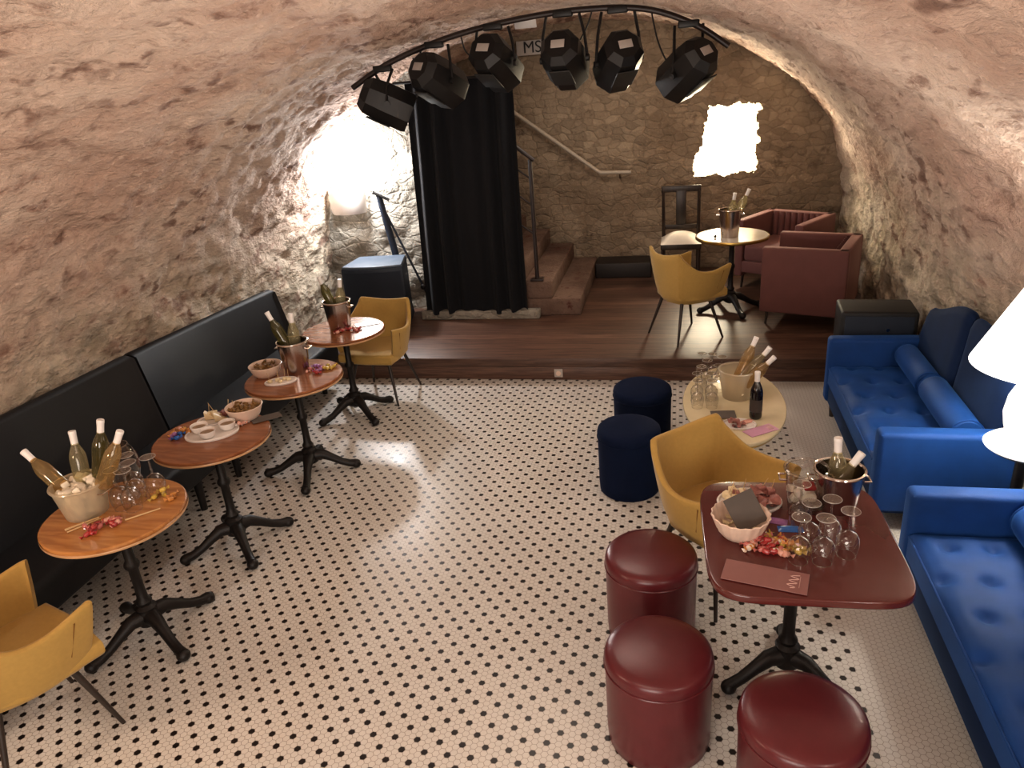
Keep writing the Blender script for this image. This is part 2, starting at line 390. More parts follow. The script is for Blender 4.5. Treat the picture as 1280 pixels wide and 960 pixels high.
# ------------------------------------------------------------------ the vaulted cellar
CX, HW, SPR, RISE = -.95, 2.72, .97, 2.0
def rough(p):
    q = Vector((p[0]*1.0, p[1]*.55, p[2]))
    a = noise.fractal(q*1.1, 1.0, 2.0, 3)*.05
    b = noise.fractal(q*4.2+Vector((3, 7, 1)), .9, 2.1, 4)*.035
    c = noise.fractal(q*12+Vector((9, 2, 5)), .8, 2.1, 3)*.02
    return a+b+c
def prof(t, y):
    # t 0..1 from the floor on one side over the crown to the other
    if t < .16: z = SPR*t/.16; x = -HW; nx, nz = -1, 0
    elif t > .84: z = SPR*(1-t)/.16; x = HW; nx, nz = 1, 0
    else:
        a = pi*(1-(t-.16)/.68); x = HW*cos(a); z = SPR+RISE*sin(a)
        nx, nz = cos(a)/HW, sin(a)/RISE; l = sqrt(nx*nx+nz*nz); nx /= l; nz /= l
    d = max(-.035, rough((x, y, z)))+.01
    bulge = .17*smooth01(.7, 1.6, y)*(1-smooth01(4.0, 4.9, y))*smooth01(.8, 1, t/.84)
    d += bulge
    return (CX+x+nx*d, y, z+nz*d)
YN = 420; Y0, Y1 = -2.0, 9.06
ys = [Y0+(Y1-Y0)*i/YN for i in range(YN+1)]
def vault_part(t0, t1, n):
    return [[prof(t0+(t1-t0)*i/n, y) for y in ys] for i in range(n+1)]
struct('wall_left', MB().grid(vault_part(0, .16, 24)), VAULT, ang=180)
struct('ceiling', MB().grid(vault_part(.16, .84, 200)), VAULT, ang=180)
struct('wall_right', MB().grid(vault_part(.84, 1, 24)), VAULT, ang=180)
struct('floor', MB().grid([[(-4.1, -2.05, 0), (-4.1, 6.1, 0)], [(2.3, -2.05, 0), (2.3, 6.1, 0)]]), FLOOR)
def niche_hole(x, z):
    s = noise.fractal(Vector((x*9, z*9, 4)), .8, 2.2, 3)*.05
    lo = .16+.16*smooth01(1.25, 1.9, z)*.9
    return lo-s < x < .845+s and 1.26+s*.8+.05*(x-.2) < z < 2.0-s
def wall_grid(x0, x1, z0, z1, y, step, hole=None, amp=.03):
    def axis(a, b, f0, f1):
        out = [a]
        while out[-1] < b-1e-6: out.append(min(b, out[-1]+(step*.35 if fine and f0 < out[-1] < f1 else step)))
        return out
    fine = hole is niche_hole
    ax = axis(x0, x1, .0, 1.0); az = axis(z0, z1, 1.1, 2.12)
    nx = len(ax)-1; nz = len(az)-1; mb = MB(); idx = {}
    def vid(i, k):
        if (i, k) not in idx:
            x = ax[i]; z = az[k]
            d = noise.fractal(Vector((x*2.2, z*3.4, y)), .9, 2.1, 4)*amp
            idx[(i, k)] = len(mb.v); mb.v.append((x, y-max(-.05, d), z))
        return idx[(i, k)]
    for i in range(nx):
        for k in range(nz):
            x = (ax[i]+ax[i+1])/2; z = (az[k]+az[k+1])/2
            if hole and hole(x, z): continue
            mb.f.append((vid(i, k), vid(i+1, k), vid(i+1, k+1), vid(i, k+1)))
    return mb
struct('wall_back', wall_grid(-3.9, 2.0, 0, 3.2, 9.0, .025, niche_hole), BACKWALL, ang=180)
nb = MB()
for (P) in ([[(-.05, 9.02, 1.05), (-.05, 9.5, 1.05)], [(-.05, 9.02, 2.2), (-.05, 9.5, 2.2)]], [[(1.05, 9.02, 1.05), (1.05, 9.5, 1.05)], [(1.05, 9.02, 2.2), (1.05, 9.5, 2.2)]],
            [[(-.05, 9.02, 1.05), (-.05, 9.5, 1.05)], [(1.05, 9.02, 1.05), (1.05, 9.5, 1.05)]], [[(-.05, 9.02, 2.2), (-.05, 9.5, 2.2)], [(1.05, 9.02, 2.2), (1.05, 9.5, 2.2)]],
            [[(-.05, 9.5, 1.05), (1.05, 9.5, 1.05)], [(-.05, 9.5, 2.2), (1.05, 9.5, 2.2)]]):
    nb.grid(P)
struct('wall_niche', nb, NICHE)
struct('wall_left_return', wall_grid(-3.9, -2.48, 0, 2.75, 7.5, .025, lambda x, z: z > SPR+.06+RISE*sqrt(max(0, 1-((x-CX)/(HW+.12))**2)), .05), GREYWALL, ang=180)
struct('wall_stair_jamb', MB().grid([[(-2.49, 7.48, 0), (-2.49, 9.02, 0)], [(-2.49, 7.48, 2.7), (-2.49, 9.02, 2.7)]]), GREYWALL)
struct('wall_front', MB().grid([[(-4, -2.0, 0), (2.2, -2.0, 0)], [(-4, -2.0, 3.2), (2.2, -2.0, 3.2)]]), VAULT)
# stage
struct('floor_stage', MB().rbox((-.95, 7.5, .16), (5.9, 3.0, .08), .006), STAGEWOOD)
struct('trim_stage_riser', MB().rbox((-.95, 6.03, .06), (5.7, .05, .12), .003), RISERWOOD)
t = thing('floor_socket', 'small pale socket plate on the dark stage riser', 'socket', (-1.01, 6.0, .065))
MB().rbox((0, 0, 0), (.075, .012, .075), .004).build('plate', GREYLAB, t)
MB().lathe([(.022, 0), (.022, .006)], 20, Matrix.Translation((0, -.006, 0)) @ Matrix.Rotation(radians(90), 4, 'X')).build('outlet', CREAM, t)
# stone steps at the back, climbing behind the curtain
st = thing('stone_staircase', 'worn stone staircase climbing behind the black curtain', 'stairs', (0, 0, .2))
for k in range(6):
    x1 = -.95-.28*k; h = .18*(k+1)
    MB().rbox(((x1-2.45)/2, 8.07, h-.09), (x1+2.45, 1.72, .18), .015).build('step', STEPSTONE, st)
MB().rbox((-1.98, 7.15, .045), (1.25, .1, .09), .012).build('plinth', GREYWALL, st)
# curtain
ct = thing('stage_curtain', 'tall black curtain hanging in front of the stone steps', 'curtain', (0, 7.12, 0))
P = []
for i in range(90):
    u = i/89; row = []
    for k in range(30):
        w = k/29
        xt = -2.49+1.02*u; xb = -2.55+1.08*u
        f = .035+.03*w
        dy = f*sin(u*2*pi*6.5+.6*sin(w*2.2))*(.6+.4*sin(u*9))+.012*noise.noise(Vector((u*9, w*4, 1)))
        z = 2.5-(2.22+.02*sin(u*11))*w
        row.append((xt+(xb-xt)*w, dy, z))
    P.append(row)
MB().grid(P).build('cloth', BLACKFAB, ct, ang=180)
MB().tube([(-2.6, 0, 2.5), (-1.38, 0, 2.5)], .014).build('rod', BLACKMET, ct)
# stair railing
rl = thing('stair_railing', 'dark metal stair railing beside the curtain edge', 'railing', (0, 7.24, 0))
PX = -1.38
mb = MB().tube([(PX, 0, .56), (PX, 0, 1.74)], .02)
mb.build('post', BROWNRAIL, rl)
MB().rbox((PX, 0, .575), (.13, .09, .02), .004).build('foot_plate', BROWNRAIL, rl)
MB().tube([(PX+.04, 0, 1.73), (PX-.12, 0, 1.86), (PX-.9, 0, 2.4)], .019).build('handrail', BROWNRAIL, rl)
for dz in (.17, .42, .7):
    MB().tube([(PX, 0, 1.73-dz), (PX-.12, 0, 1.82-dz), (PX-.9, 0, 2.36-dz)], .009, 8).build('rail_bar', BROWNRAIL, rl)
wr = thing('wall_handrail', 'pale handrail sloping down the back stone wall', 'handrail', (0, 8.9, 0))
MB().tube([(-2.35, 0, 2.46), (-.93, 0, 1.40), (-.88, 0, 1.365), (-.53, 0, 1.355)], .022).build('rail', RAILWOOD, wr)
for x, z in ((-1.8, 2.03), (-.66, 1.35)):
    MB().tube([(x, 0, z), (x, .04, z-.06), (x, .12, z-.07)], .009, 8).build('bracket', CHROME, wr)
tag(MB().rbox((-.62, 8.78, .285), (.64, .36, .17), .008).build('low_plinth', pb('plinth_black', (.018, .012, .010), .5, noise_amt=.2)), 'low black plinth against the back wall beside the steps', 'plinth')
# letters on the end wall
sg = thing('letter_sign', 'pale board with black letters high on the back wall', 'sign', (-1.62, 8.93, 2.74))
MB().rbox((.02, 0, .0), (.34, .012, .15), .003).build('board', GREYLAB, sg)
cu = bpy.data.curves.new('lettering', 'FONT'); cu.body = 'MS'; cu.size = .17; cu.extrude = .003; cu.align_x = 'CENTER'; cu.align_y = 'CENTER'
tmp = bpy.data.objects.new('lettering_tmp', cu); COL.objects.link(tmp)
dg = bpy.context.evaluated_depsgraph_get(); me = bpy.data.meshes.new_from_object(tmp.evaluated_get(dg)); bpy.data.objects.remove(tmp)
me.materials.clear(); me.materials.append(BLACKMET)
lo = bpy.data.objects.new('lettering', me); COL.objects.link(lo); lo.parent = sg; lo.location = (.03, -.011, 0); lo.rotation_euler = (radians(90), 0, 0)
tag(MB().rbox((0, 0, 0), (.17, .004, .085), .001).build('paper_note', CAPS, loc=(-1.17, 6.32, 2.86), rot=(radians(35), 0, radians(3))), 'small blank white paper stuck under the vault behind the light bar', 'paper')

# ------------------------------------------------------------------ stage lights on the bent bar
bar = thing('lighting_bar', 'dark bent pipe spanning under the vault carrying stage lights', 'pipe', (0, 6.05, 0))
bp = catmull([(-2.55, 0, 2.50), (-2.2, 0, 2.665), (-1.71, 0, 2.80), (-1.2, 0, 2.875), (-.7, 0, 2.90), (-.25, 0, 2.865), (.1, 0, 2.735), (.34, 0, 2.575)], 8)
MB().tube(bp, .022, 10).build('pipe', BROWNRAIL, bar)
def barz(x):
    for a, b in zip(bp, bp[1:]):
        if a.x <= x <= b.x: return a.z+(b.z-a.z)*(x-a.x)/(b.x-a.x)
    return bp[0].z if x < bp[0].x else bp[-1].z
def fixture(x, z, yaw, pitch, ro, label):
    t = thing('stage_light', label, 'stage light', (x, 6.05, z), 0, 'stage lights on the bent bar')
    R = Matrix.Rotation(yaw, 4, 'Z') @ Matrix.Rotation(pitch, 4, 'X') @ Matrix.Rotation(ro, 4, 'Y')
    # axis of the can: local +Y is the beam
    def octo(r): return [(r*cos(pi/8+k*pi/4), r*sin(pi/8+k*pi/4)) for k in range(8)]
    Q = R @ Matrix.Rotation(radians(-90), 4, 'X')
    mb = MB(); rows = [(.105, -.215), (.15, -.16), (.165, -.03), (.165, .17), (.155, .20)]
    P = [[(x_, y_, z_) for x_, y_ in octo(r)] for r, z_ in rows]
    mb.grid(P, close_v=True, M=Q)
    mb.f.append(tuple(range(8)))
    mb.build('housing', BLACKMET, t, ang=20)
    MB().lathe([(.001, .175), (.135, .175), (.14, .19)], 24, Q, cap0=False, cap1=False).build('lens', pb('lens_dark', (.08, .08, .09), .1, noise_amt=.1) if 'lens_dark' not in MATS else MATS['lens_dark'], t)
    MB().rbox((0, -.218, .0), (.10, .004, .06), .001, M=R).build('label_plate', GREYLAB, t)
    MB().rbox((0, -.02, -.158), (.16, .2, .01), .003, M=R).build('vent_grille', pb('vent_grey', (.02, .019, .018), .5, noise_amt=.2) if 'vent_grey' not in MATS else MATS['vent_grey'], t)
    # yoke up to the bar
    top = barz(x)-z
    for s in (-1, 1):
        a = R @ Vector((s*.175, .0, 0)); e = Vector((s*.06+a.x*.35, 0, top-.02))
        mid = Vector((a.x*.9, a.y*.6, max(a.z+.1, top*.5)))
        MB().tube([a, mid, e], .011, 8).build('yoke_arm', BLACKMET, t)
        MB().lathe([(.024, -.012), (.024, .012)], 14, Matrix.Translation(a) @ R @ Matrix.Rotation(radians(90), 4, 'Y')).build('knob', BLACKMET, t)
    MB().rbox((0, 0, top-.012), (.15, .045, .05), .01).build('clamp', BLACKMET, t)
fixture(-2.28, 2.365, radians(-70), radians(-28), 0, 'black stage light at the low end of the bar, turned sideways above the curtain corner')
fixture(-1.84, 2.51, radians(-30), radians(-29), .1, 'second stage light from the curtain corner, dark with a tilted pale label')
fixture(-1.37, 2.60, radians(-14), radians(-29), .1, 'stage light hanging over the free edge of the curtain')
fixture(-.84, 2.58, radians(-6), radians(-29), 0, 'stage light in front of the lettered board, pale label facing out')
fixture(-.44, 2.54, radians(20), radians(-29), -.1, 'stage light between the lettered board light and the one above the niche')
fixture(.06, 2.445, radians(42), radians(-32), -.25, 'stage light at the bar end nearest the bright niche, tilted hard over')
def cable(name, pts, label, r=.006):
    tag(MB().tube(catmull(pts, 8), r, 8).build(name, BLACKMET), label, 'cable')
cable('power_cable', [(-2.02, 6.05, 2.68), (-1.99, 6.06, 2.50), (-2.03, 6.07, 2.40), (-2.10, 6.08, 2.36)], 'black cable drooping from the bar beside the second stage light')
cable('power_cable', [(-1.62, 6.05, 2.80), (-1.60, 6.06, 2.70), (-1.54, 6.07, 2.645), (-1.47, 6.07, 2.66)], 'black cable looped from the bar to the light above the curtain edge')
cable('power_cable', [(-.62, 6.05, 2.90), (-.66, 6.07, 2.80), (-.72, 6.07, 2.70)], 'black cable hanging to the light by the lettered board')
cable('power_cable', [(-.20, 6.05, 2.84), (-.16, 6.07, 2.66), (-.10, 6.08, 2.52), (-.04, 6.08, 2.46)], 'black cable slung between the two lights nearest the niche')

# ------------------------------------------------------------------ wall sconce, speaker, stand
sn = thing('wall_sconce', 'half-round plaster uplighter glowing on the grey stone wall', 'wall lamp', (-3.37, 7.44, 1.28))
P = [[(.2*cos(a)*s_, -.16*sin(a)*s_, z) for a in [pi*k/20 for k in range(21)]] for z, s_ in ((0, .9), (.03, .97), (.22, 1), (.25, 1.0), (.25, .9), (.1, .85))]
MB().grid(P).build('shade', LAMPW if False else WHITE, sn)
MB().rbox((0, .0, .08), (.3, .02, .12), .004).build('back_plate', WHITE, sn)
sp = thing('floor_speaker', 'dark blue floor speaker with pale top behind the mustard chair', 'speaker', (-2.98, 7.03, .2), radians(6))
P = []
fr = [(-.31+.62*k/12, -.22-.05*sin(pi*k/12)) for k in range(13)]
out = [(x, y) for x, y in fr]+[(.25, .22), (-.25, .22)]
MB().prism(out, .0, .64, .012).build('cabinet', SPEAKERM, sp)
MB().prism([(x*.98, y*.98) for x, y in out], .635, .662, .01).build('top_panel', SPEAKTOP, sp)
MB().grid([[(x*.93, y-.006, z) for x, y in fr] for z in (.05, .6)]).build('grille', pb('speaker_grille', (.010, .018, .035), .7, noise_amt=.3, noise_scale=300), sp)
s2 = thing('floor_speaker', 'black floor speaker between the far sofa end and the rose armchair', 'speaker', (1.44, 5.74, 0), radians(-4))
MB().rbox((0, 0, .37), (.52, .34, .72), .02, 3).build('cabinet', SPEAKERB, s2)
MB().rbox((0, -.173, .39), (.46, .012, .62), .005).build('grille', MATS['speaker_grille'], s2)
MB().lathe([(.012, 0), (.012, .004)], 16, Matrix.Translation((.06, -.18, .60)) @ Matrix.Rotation(radians(90), 4, 'X')).build('badge', CHROME, s2)
for x in (-.2, .2):
    for y in (-.12, .12): MB().lathe([(.02, 0), (.02, .015)], 12, Matrix.Translation((x, y, 0))).build('foot', BLACKMET, s2)
sd = thing('folded_stand', 'folded dark tripod stand leaning behind the floor speaker', 'stand', (0, 0, 0))
MB().tube([(-2.97, 7.30, 1.47), (-2.88, 7.30, .90), (-2.83, 7.34, .22)], [.03, .036, .03], 10).build('pole', SPEAKERM, sd)
MB().tube([(-2.93, 7.31, 1.30), (-2.6, 7.32, .44), (-2.55, 7.33, .22)], .012, 8).build('leg', SPEAKERM, sd)
MB().tube([(-2.92, 7.31, 1.0), (-2.80, 7.30, .5), (-2.76, 7.30, .22)], .012, 8).build('leg', SPEAKERM, sd)
MB().tube([(-3.02, 7.28, 1.50), (-2.86, 7.28, 1.42)], .016, 8).build('head', BLACKMET, sd)
MB().ball((-2.62, 7.31, .5), .032).build('knob', BLACKMET, sd)

# ------------------------------------------------------------------ seating
def legs4(parent, pts, r0, r1, mat, z):
    for (x0, y0, x1, y1) in pts:
        MB().tube([(x0, y0, z), (x1, y1, 0)], [r0, r1], 12).build('leg', mat, parent)
def make_banquette(y0, y1, h0, h1, label):
    t = thing('banquette', label, 'bench', (-3.32, (y0+y1)/2, 0), 0, 'black banquettes along the stone wall')
    l = y1-y0; hl = l/2-.005
    MB().rbox((.02, 0, .32), (.58, 2*hl, .2), .04, 4).build('seat', BENCHF, t)
    mb = MB(); rows = []
    for y, h in ((-hl, h0), (-hl+.02, h0), (0, (h0+h1)/2), (hl-.02, h1), (hl, h1)):
        e = .02 if abs(y) == hl else 0
        rows.append([(-.12+e, y, .38), (-.235+e, y, h-.03), (-.245+e*.5, y, h-.01-e*.5), (-.27, y, h-e*.5), (-.31-e*.3, y, h-.01-e*.5), (-.325, y, h-.04), (-.28, y, .38)])
    mb.grid(rows, close_v=True); n = 7
    mb.f.append(tuple(range(n))); mb.f.append(tuple(4*n+i for i in reversed(range(n))))
    mb.build('backrest', BENCHF, t, ang=50)
    for x in (-.2, .25):
        for y in (-hl+.12, hl-.3):
            MB().tube([(x, y, .23), (x, y, 0)], [.03, .022], 12).build('leg', IRON, t)
    return t
make_banquette(2.08, 4.05, 1.05, .99, 'black banquette nearest the camera under the bare stone wall')
make_banquette(4.06, 5.95, .99, .89, 'black banquette unit ending beside the stage')
make_banquette(.3, 2.07, 1.06, 1.05, 'black banquette section behind the cut-off mustard chair')

def make_chair(label):
    t = thing('tub_chair', label, 'chair', (0, 0, 0), 0, 'mustard tub chairs')
    half = [(.290, -.262, .672), (.302, -.225, .668), (.318, -.07, .640), (.300, .07, .655), (.258, .185, .745), (.236, .222, .800), (.205, .243, .803), (.10, .277, .783), (.0, .285, .776)]
    full = half+[(-x, y, z) for x, y, z in reversed(half[:-1])]
    rim = catmull(full, 5)
    zb = .355; rows_o = []; rows_i = []
    for p in rim:
        ro = []; ri = []
        for k in range(13):
            u = k/12; z = zb+(p.z-zb)*u
            s = .66+.34*min(1, (u*1.02))**.55
            q = Vector((p.x*s, p.y*s+.0, z)); n = Vector((q.x, q.y, 0)); l = max(.001, n.length)
            ro.append(tuple(q)); qi = q-n/l*(.032 if u > .02 else .05); ri.append((qi.x, qi.y, z))
        # rolled rim between the outer and the inner skin
        a, b = Vector(ro[-1]), Vector(ri[-1]); m = (a+b)/2+Vector((0, 0, .010))
        rows_o.append(ro+[tuple((a+m)/2+Vector((0, 0, .004))), tuple(m), tuple((b+m)/2+Vector((0, 0, .004)))]+list(reversed(ri)))
    mb = MB(); mb.grid(rows_o); n = len(rows_o[0])
    mb.f.append(tuple(range(n))); mb.f.append(tuple((len(rows_o)-1)*n+i for i in reversed(range(n))))
    mb.build('shell', YELLOW, t, ang=50)
    bo = [(.20, -.175), (.205, -.03), (.19, .07), (.14, .15), (0, .19), (-.14, .15), (-.19, .07), (-.205, -.03), (-.20, -.175)]
    MB().prism([(x*.98, y*1.0) for x, y in bo], .345, .40, .012).build('seat_base', YELLOW, t, ang=50)
    so = [(.245, -.262), (.25, -.05), (.235, .08), (.17, .185), (0, .225), (-.17, .185), (-.235, .08), (-.25, -.05), (-.245, -.262), (0, -.285)]
    MB().prism(so, .375, .465, .03, 4).build('seat', YELLOW, t, ang=60)
    for s in (-1, 1):   # sewn seam from the arm tip down to the base
        MB().tube([(s*.306, -.17, .635), (s*.27, -.13, .48), (s*.205, -.1, .36)], .004, 6).build('seam', pb('seam_thread', (.20, .09, .015), .8, noise_amt=.1) if 'seam_thread' not in MATS else MATS['seam_thread'], t)
    legs4(t, [(sx*.15, sy*.14, sx*.235, sy*.235) for sx in (-1, 1) for sy in (-1, 1)], .016, .009, DARKLEG, .36)
    return t
def face(dx, dy): return math.atan2(dx, -dy)     # rotation that turns local -Y to (dx,dy)
c0 = make_chair('mustard tub chair tucked against the red table, back to the navy pouffes')
c0.location = (.20, 3.34, 0); c0.rotation_euler[2] = face(.7, -.72)
dup(c0, (-2.70, 1.93, 0), face(.40, .92), 'mustard tub chair cut off by the picture edge, by the first bistro table')
dup(c0, (-2.50, 5.66, 0), face(-.10, -1), 'mustard tub chair in front of the dark floor speaker')
dup(c0, (.07, 6.60, .2), face(.83, .56), 'mustard tub chair on the wooden stage, seen from behind')

def tuft_top(w, l, bx, by, h=.035):
    def f(x, y):
        e = min(x, w-x, y, l-y); z = h*min(1, (e/.06))**.5 if e > 0 else 0
        gx = w/bx; gy = l/by
        j = round(y/gy-.5); off = .5*gx if int(j) % 2 else 0
        best = 9
        for jj in (j-1, j, j+1):
            o = .25*gx if jj % 2 else -.25*gx
            yy = (jj+.5)*gy
            i = round((x-o)/gx-.5); xx = (i+.5)*gx+o
            best = min(best, ((x-xx)**2+(y-yy)**2)**.5)
        z -= .026*math.exp(-(best/.034)**2)+.010*math.exp(-(best/.09)**2)
        return z
    return f
def make_sofa(y0, y1, label, X0=1.07):
    t = thing('velvet_sofa', label, 'sofa', (X0, y0, 0), 0, 'blue velvet sofas along the wall')
    l = y1-y0; D = .69; aw = .115
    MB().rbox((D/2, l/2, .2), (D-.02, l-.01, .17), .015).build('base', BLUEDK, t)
    w = D-.12; sl = l-2*aw; nx, ny = 44, 130; f = tuft_top(w, sl, 3.2, sl/.235)
    P = []
    for i in range(nx+1):
        row = []
        for j in range(ny+1):
            x = w*i/nx; y = sl*j/ny; row.append((x, aw+y, .395+f(x, y)))
        P.append(row)
    mb = MB().grid(P)
    ring = [P[i][0] for i in range(nx+1)]+[P[nx][j] for j in range(1, ny+1)]+[P[i][ny] for i in range(nx-1, -1, -1)]+[P[0][j] for j in range(ny-1, 0, -1)]
    mb.grid([ring, [(p[0], p[1], .275) for p in ring]], close_v=True)
    mb.build('seat_cushion', BLUE, t, ang=70)
    MB().tube([(-.001, aw+.01, .392), (-.001, l-aw-.01, .392)], .006, 8).build('piping', BLUE, t)
    for yc in (aw/2, l-aw/2):
        a = MB().rbox((D/2-.005, yc, .365), (D+.01, aw, .49), .03, 4).build('arm', BLUE, t)
        MB().tube([(0.0, yc-aw/2+.012, .595), (D-.1, yc-aw/2+.012, .595)], .005, 8).build('piping', BLUE, a)
    for q in (0, 1):
        rows = []; ya = .012+q*(l/2-.008); yb = ya+l/2-.02
        for k in range(25):
            y = ya+(yb-ya)*k/24; e = min(k, 24-k)/24; ey = smooth01(0, .07, e)
            u = (y/l); h = .82+.19*smooth01(0, .45, 1-u)*smooth01(0, .16, u)+.0
            h -= .03*(1-ey); b_ = .02*(1-ey)
            rows.append([(D-.15+b_, y, .38), (D-.13+b_, y, .55), (D-.085+b_, y, h-.06), (D-.065+b_*.6, y, h-.015), (D-.04, y, h), (D-.012, y, h-.015), (D-.006, y, h-.06), (D-.006, y, .3), (D-.1, y, .3)])
        mb = MB().grid(rows, close_v=True); n = 9
        mb.f.append(tuple(range(n))); mb.f.append(tuple(24*n+i for i in reversed(range(n))))
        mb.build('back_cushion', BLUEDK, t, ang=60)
    for x in (.05, D-.08):
        for y in (.09, l-.09):
            MB().tube([(x, y, .13), (x, y, 0)], [.026, .016], 12).build('leg', DARKLEG, t)
    return t
make_sofa(1.72, 3.36, 'blue velvet sofa beside the red table, nearest the camera')
make_sofa(3.86, 5.45, 'blue velvet sofa by the stage edge with two bolsters')
def bolster(p0, p1, r, label):
    p0, p1 = Vector(p0), Vector(p1); d = p1-p0; L_ = d.length
    t = thing('bolster_cushion', label, 'cushion', p0, 0, 'blue bolster cushions on the sofas')
    M = Vector((0, 0, 1)).rotation_difference(d).to_matrix().to_4x4()
    MB().lathe([(r*.5, 0), (r*.85, .003), (r*.97, .015), (r, .04), (r*1.01, L_/2), (r, L_-.04), (r*.97, L_-.015), (r*.85, L_-.003), (r*.5, L_)], 32, M).build('cushion_body', BLUE, t)
    for z in (.012, L_-.012):
        MB().tube([(r*.97*cos(a), r*.97*sin(a), z) for a in [2*pi*k/32 for k in range(33)]], .005, 6, M).build('piping', BLUE, t)
bolster((1.555, 4.76, .515), (1.555, 5.30, .515), .08, 'blue bolster lying deeper along the far sofa backrest')
bolster((1.55, 4.05, .520), (1.555, 4.70, .520), .088, 'pale lit blue bolster nearer the white lamp on the far sofa')
bolster((1.55, 2.50, .520), (1.55, 3.22, .520), .09, 'blue bolster on the sofa beside the red table')

def make_armchair(label, loc, rot):
    t = thing('tub_armchair', label, 'armchair', loc, rot, 'rose velvet armchairs on the stage')
    W, D, H, th = .74, .72, .72, .095
    for s in (-1, 1):
        MB().rbox((s*(W/2-th/2), .0, .425), (th, D, H-.13), .018, 3).build('arm', PINK, t)
    mb = MB().rbox((0, D/2-th/2, .425), (W-.01, th, H-.13), .018, 3)
    mb.build('backrest', PINK, t)
    fl = MB(); n = 8; bw = W-2*th-.01
    P = []
    for i in range(n*8+1):
        x = -bw/2+bw*i/(n*8); b = abs(sin(pi*i/8))**.55*.03
        P.append([(x, D/2-th-b-.005-(.02 if .1 < k < .95 else 0)*(1-k), .40+k*.315) for k in (0, .2, .5, .8, .94, 1)])
    fl.grid(P).build('channel_padding', PINK, t, ang=60)
    MB().rbox((0, -.045, .38), (W-2*th-.008, D-th-.01, .17), .035, 4).build('seat_cushion', PINK, t)
    MB().rbox((0, -.02, .235), (W-.02, D-.05, .12), .012).build('base', PINK, t)
    for x in (-.29, .29):
        for y in (-.3, .29):
            MB().tube([(x, y, .18), (x*1.04, y*1.04, 0)], [.018, .011], 10).build('leg', DARKLEG, t)
make_armchair('rose velvet armchair nearer the camera, showing its plain outer side', (1.19, 7.09, .2), face(-.94, .34))
make_armchair('rose velvet armchair by the back wall with fluted backrest showing', (1.09, 8.22, .2), face(-.56, -.83))

def stool(name, label, loc, r, h, mat, group, cat):
    t = thing(name, label, cat, (*loc, 0), random.uniform(0, 3), group)
    MB().lathe([(r*.93, .0), (r*.97, .01), (r*.985, .06), (r*.99, h*.5), (r, h-.06)], 56).build('body', mat, t)
    MB().lathe([(r*1.0, h-.062), (r*1.012, h-.052), (r*1.012, h-.03), (r*.99, h-.012), (r*.94, h-.002), (r*.8, h+.006), (r*.5, h+.014), (.01, h+.018)], 56).build('seat', mat, t, ang=60)
    MB().tube([(r*1.008*cos(a), r*1.008*sin(a), h-.06) for a in [2*pi*k/48 for k in range(49)]], .004, 6).build('piping', mat, t)
    MB().tube([(r*.992, 0, .02), (r*.995, 0, h-.065)], .003, 6).build('seam', mat, t)
stool('round_stool', 'burgundy leather stool behind its twin, nearest the mustard chair', (-.11, 2.93), .21, .44, BURG, 'burgundy leather stools', 'stool')
stool('round_stool', 'burgundy leather stool standing directly in front of another stool', (-.06, 2.31), .208, .44, BURG, 'burgundy leather stools', 'stool')
stool('round_stool', 'burgundy leather stool in front of the red table, alone with a broad sheen', (.435, 2.06), .212, .44, BURG, 'burgundy leather stools', 'stool')
stool('round_pouffe', 'navy velvet pouffe standing in front of the other pouffe', (-.29, 4.235), .195, .44, NAVY, 'navy velvet pouffes', 'pouffe')
stool('round_pouffe', 'navy velvet pouffe nearer the stage, half hidden by its twin', (-.235, 4.86), .2, .44, NAVY, 'navy velvet pouffes', 'pouffe')

wc = thing('dark_wooden_chair', 'dark wooden chair with pale seat against the back wall', 'chair', (.03, 8.45, .2), 0)
for s in (-1, 1):
    MB().tube([(s*.19, .20, 0), (s*.19, .20, .45), (s*.195, .25, 1.0)], [.017, .02, .017], 8).build('back_post', DARKWOOD, wc)
    MB().tube([(s*.19, -.19, .43), (s*.19, -.19, 0)], [.02, .015], 8).build('leg', DARKWOOD, wc)
MB().rbox((0, .247, .975), (.43, .03, .07), .008).build('top_rail', DARKWOOD, wc)
MB().rbox((0, .225, .56), (.38, .025, .05), .006).build('lower_rail', DARKWOOD, wc)
MB().rbox((0, .236, .77), (.11, .018, .38), .004).build('splat', DARKWOOD, wc)
MB().rbox((0, 0, .425), (.43, .43, .06), .01).build('seat_frame', DARKWOOD, wc)
P = [[(x*.215, y*.215,   .455+.095*(1-abs(x)**2.6)*(1-abs(y)**2.6)) for y in [-1+2*k/16 for k in range(17)]] for x in [-1+2*k/16 for k in range(17)]]
MB().grid(P).build('seat_pad', CUSHION, wc, ang=180)

# ------------------------------------------------------------------ tables
def iron_base(t, rot, reach=.31, colr=.024, h=.71, n=4):
    MB().lathe([(.05, .17), (.052, .185), (.034, .2), (.04, .22), (.027, .245), (colr, .30), (colr, h*.58), (.034, h*.60), (.038, h*.62), (.034, h*.64), (colr, h*.66), (colr, h-.06), (.04, h-.03), (.09, h-.012), (.09, h)], 20).build('column', IRON, t)
    MB().lathe([(.03, .075), (.055, .09), (.06, .12), (.05, .175)], 16).build('hub', IRON, t)
    for k in range(n):
        a = rot+k*2*pi/n; c, s = cos(a), sin(a)
        path = [(c*r, s*r, z) for r, z in ((.02, .135), (.09, .135), (.15, .10), (.21, .062), (.265, .04), (reach, .034))]
        lg = MB().tube(path, [.045, .036, .028, .025, .026, .03], 12)
        lg.ball((c*reach, s*reach, .030), .034, 14, sc=(1, 1, .9))
        lg.build('leg', IRON, t)
    MB().rbox((0, 0, h-.006), (.34, .05, .014), .004, M=Matrix.Rotation(rot, 4, 'Z')).build('top_bracket', IRON, t)
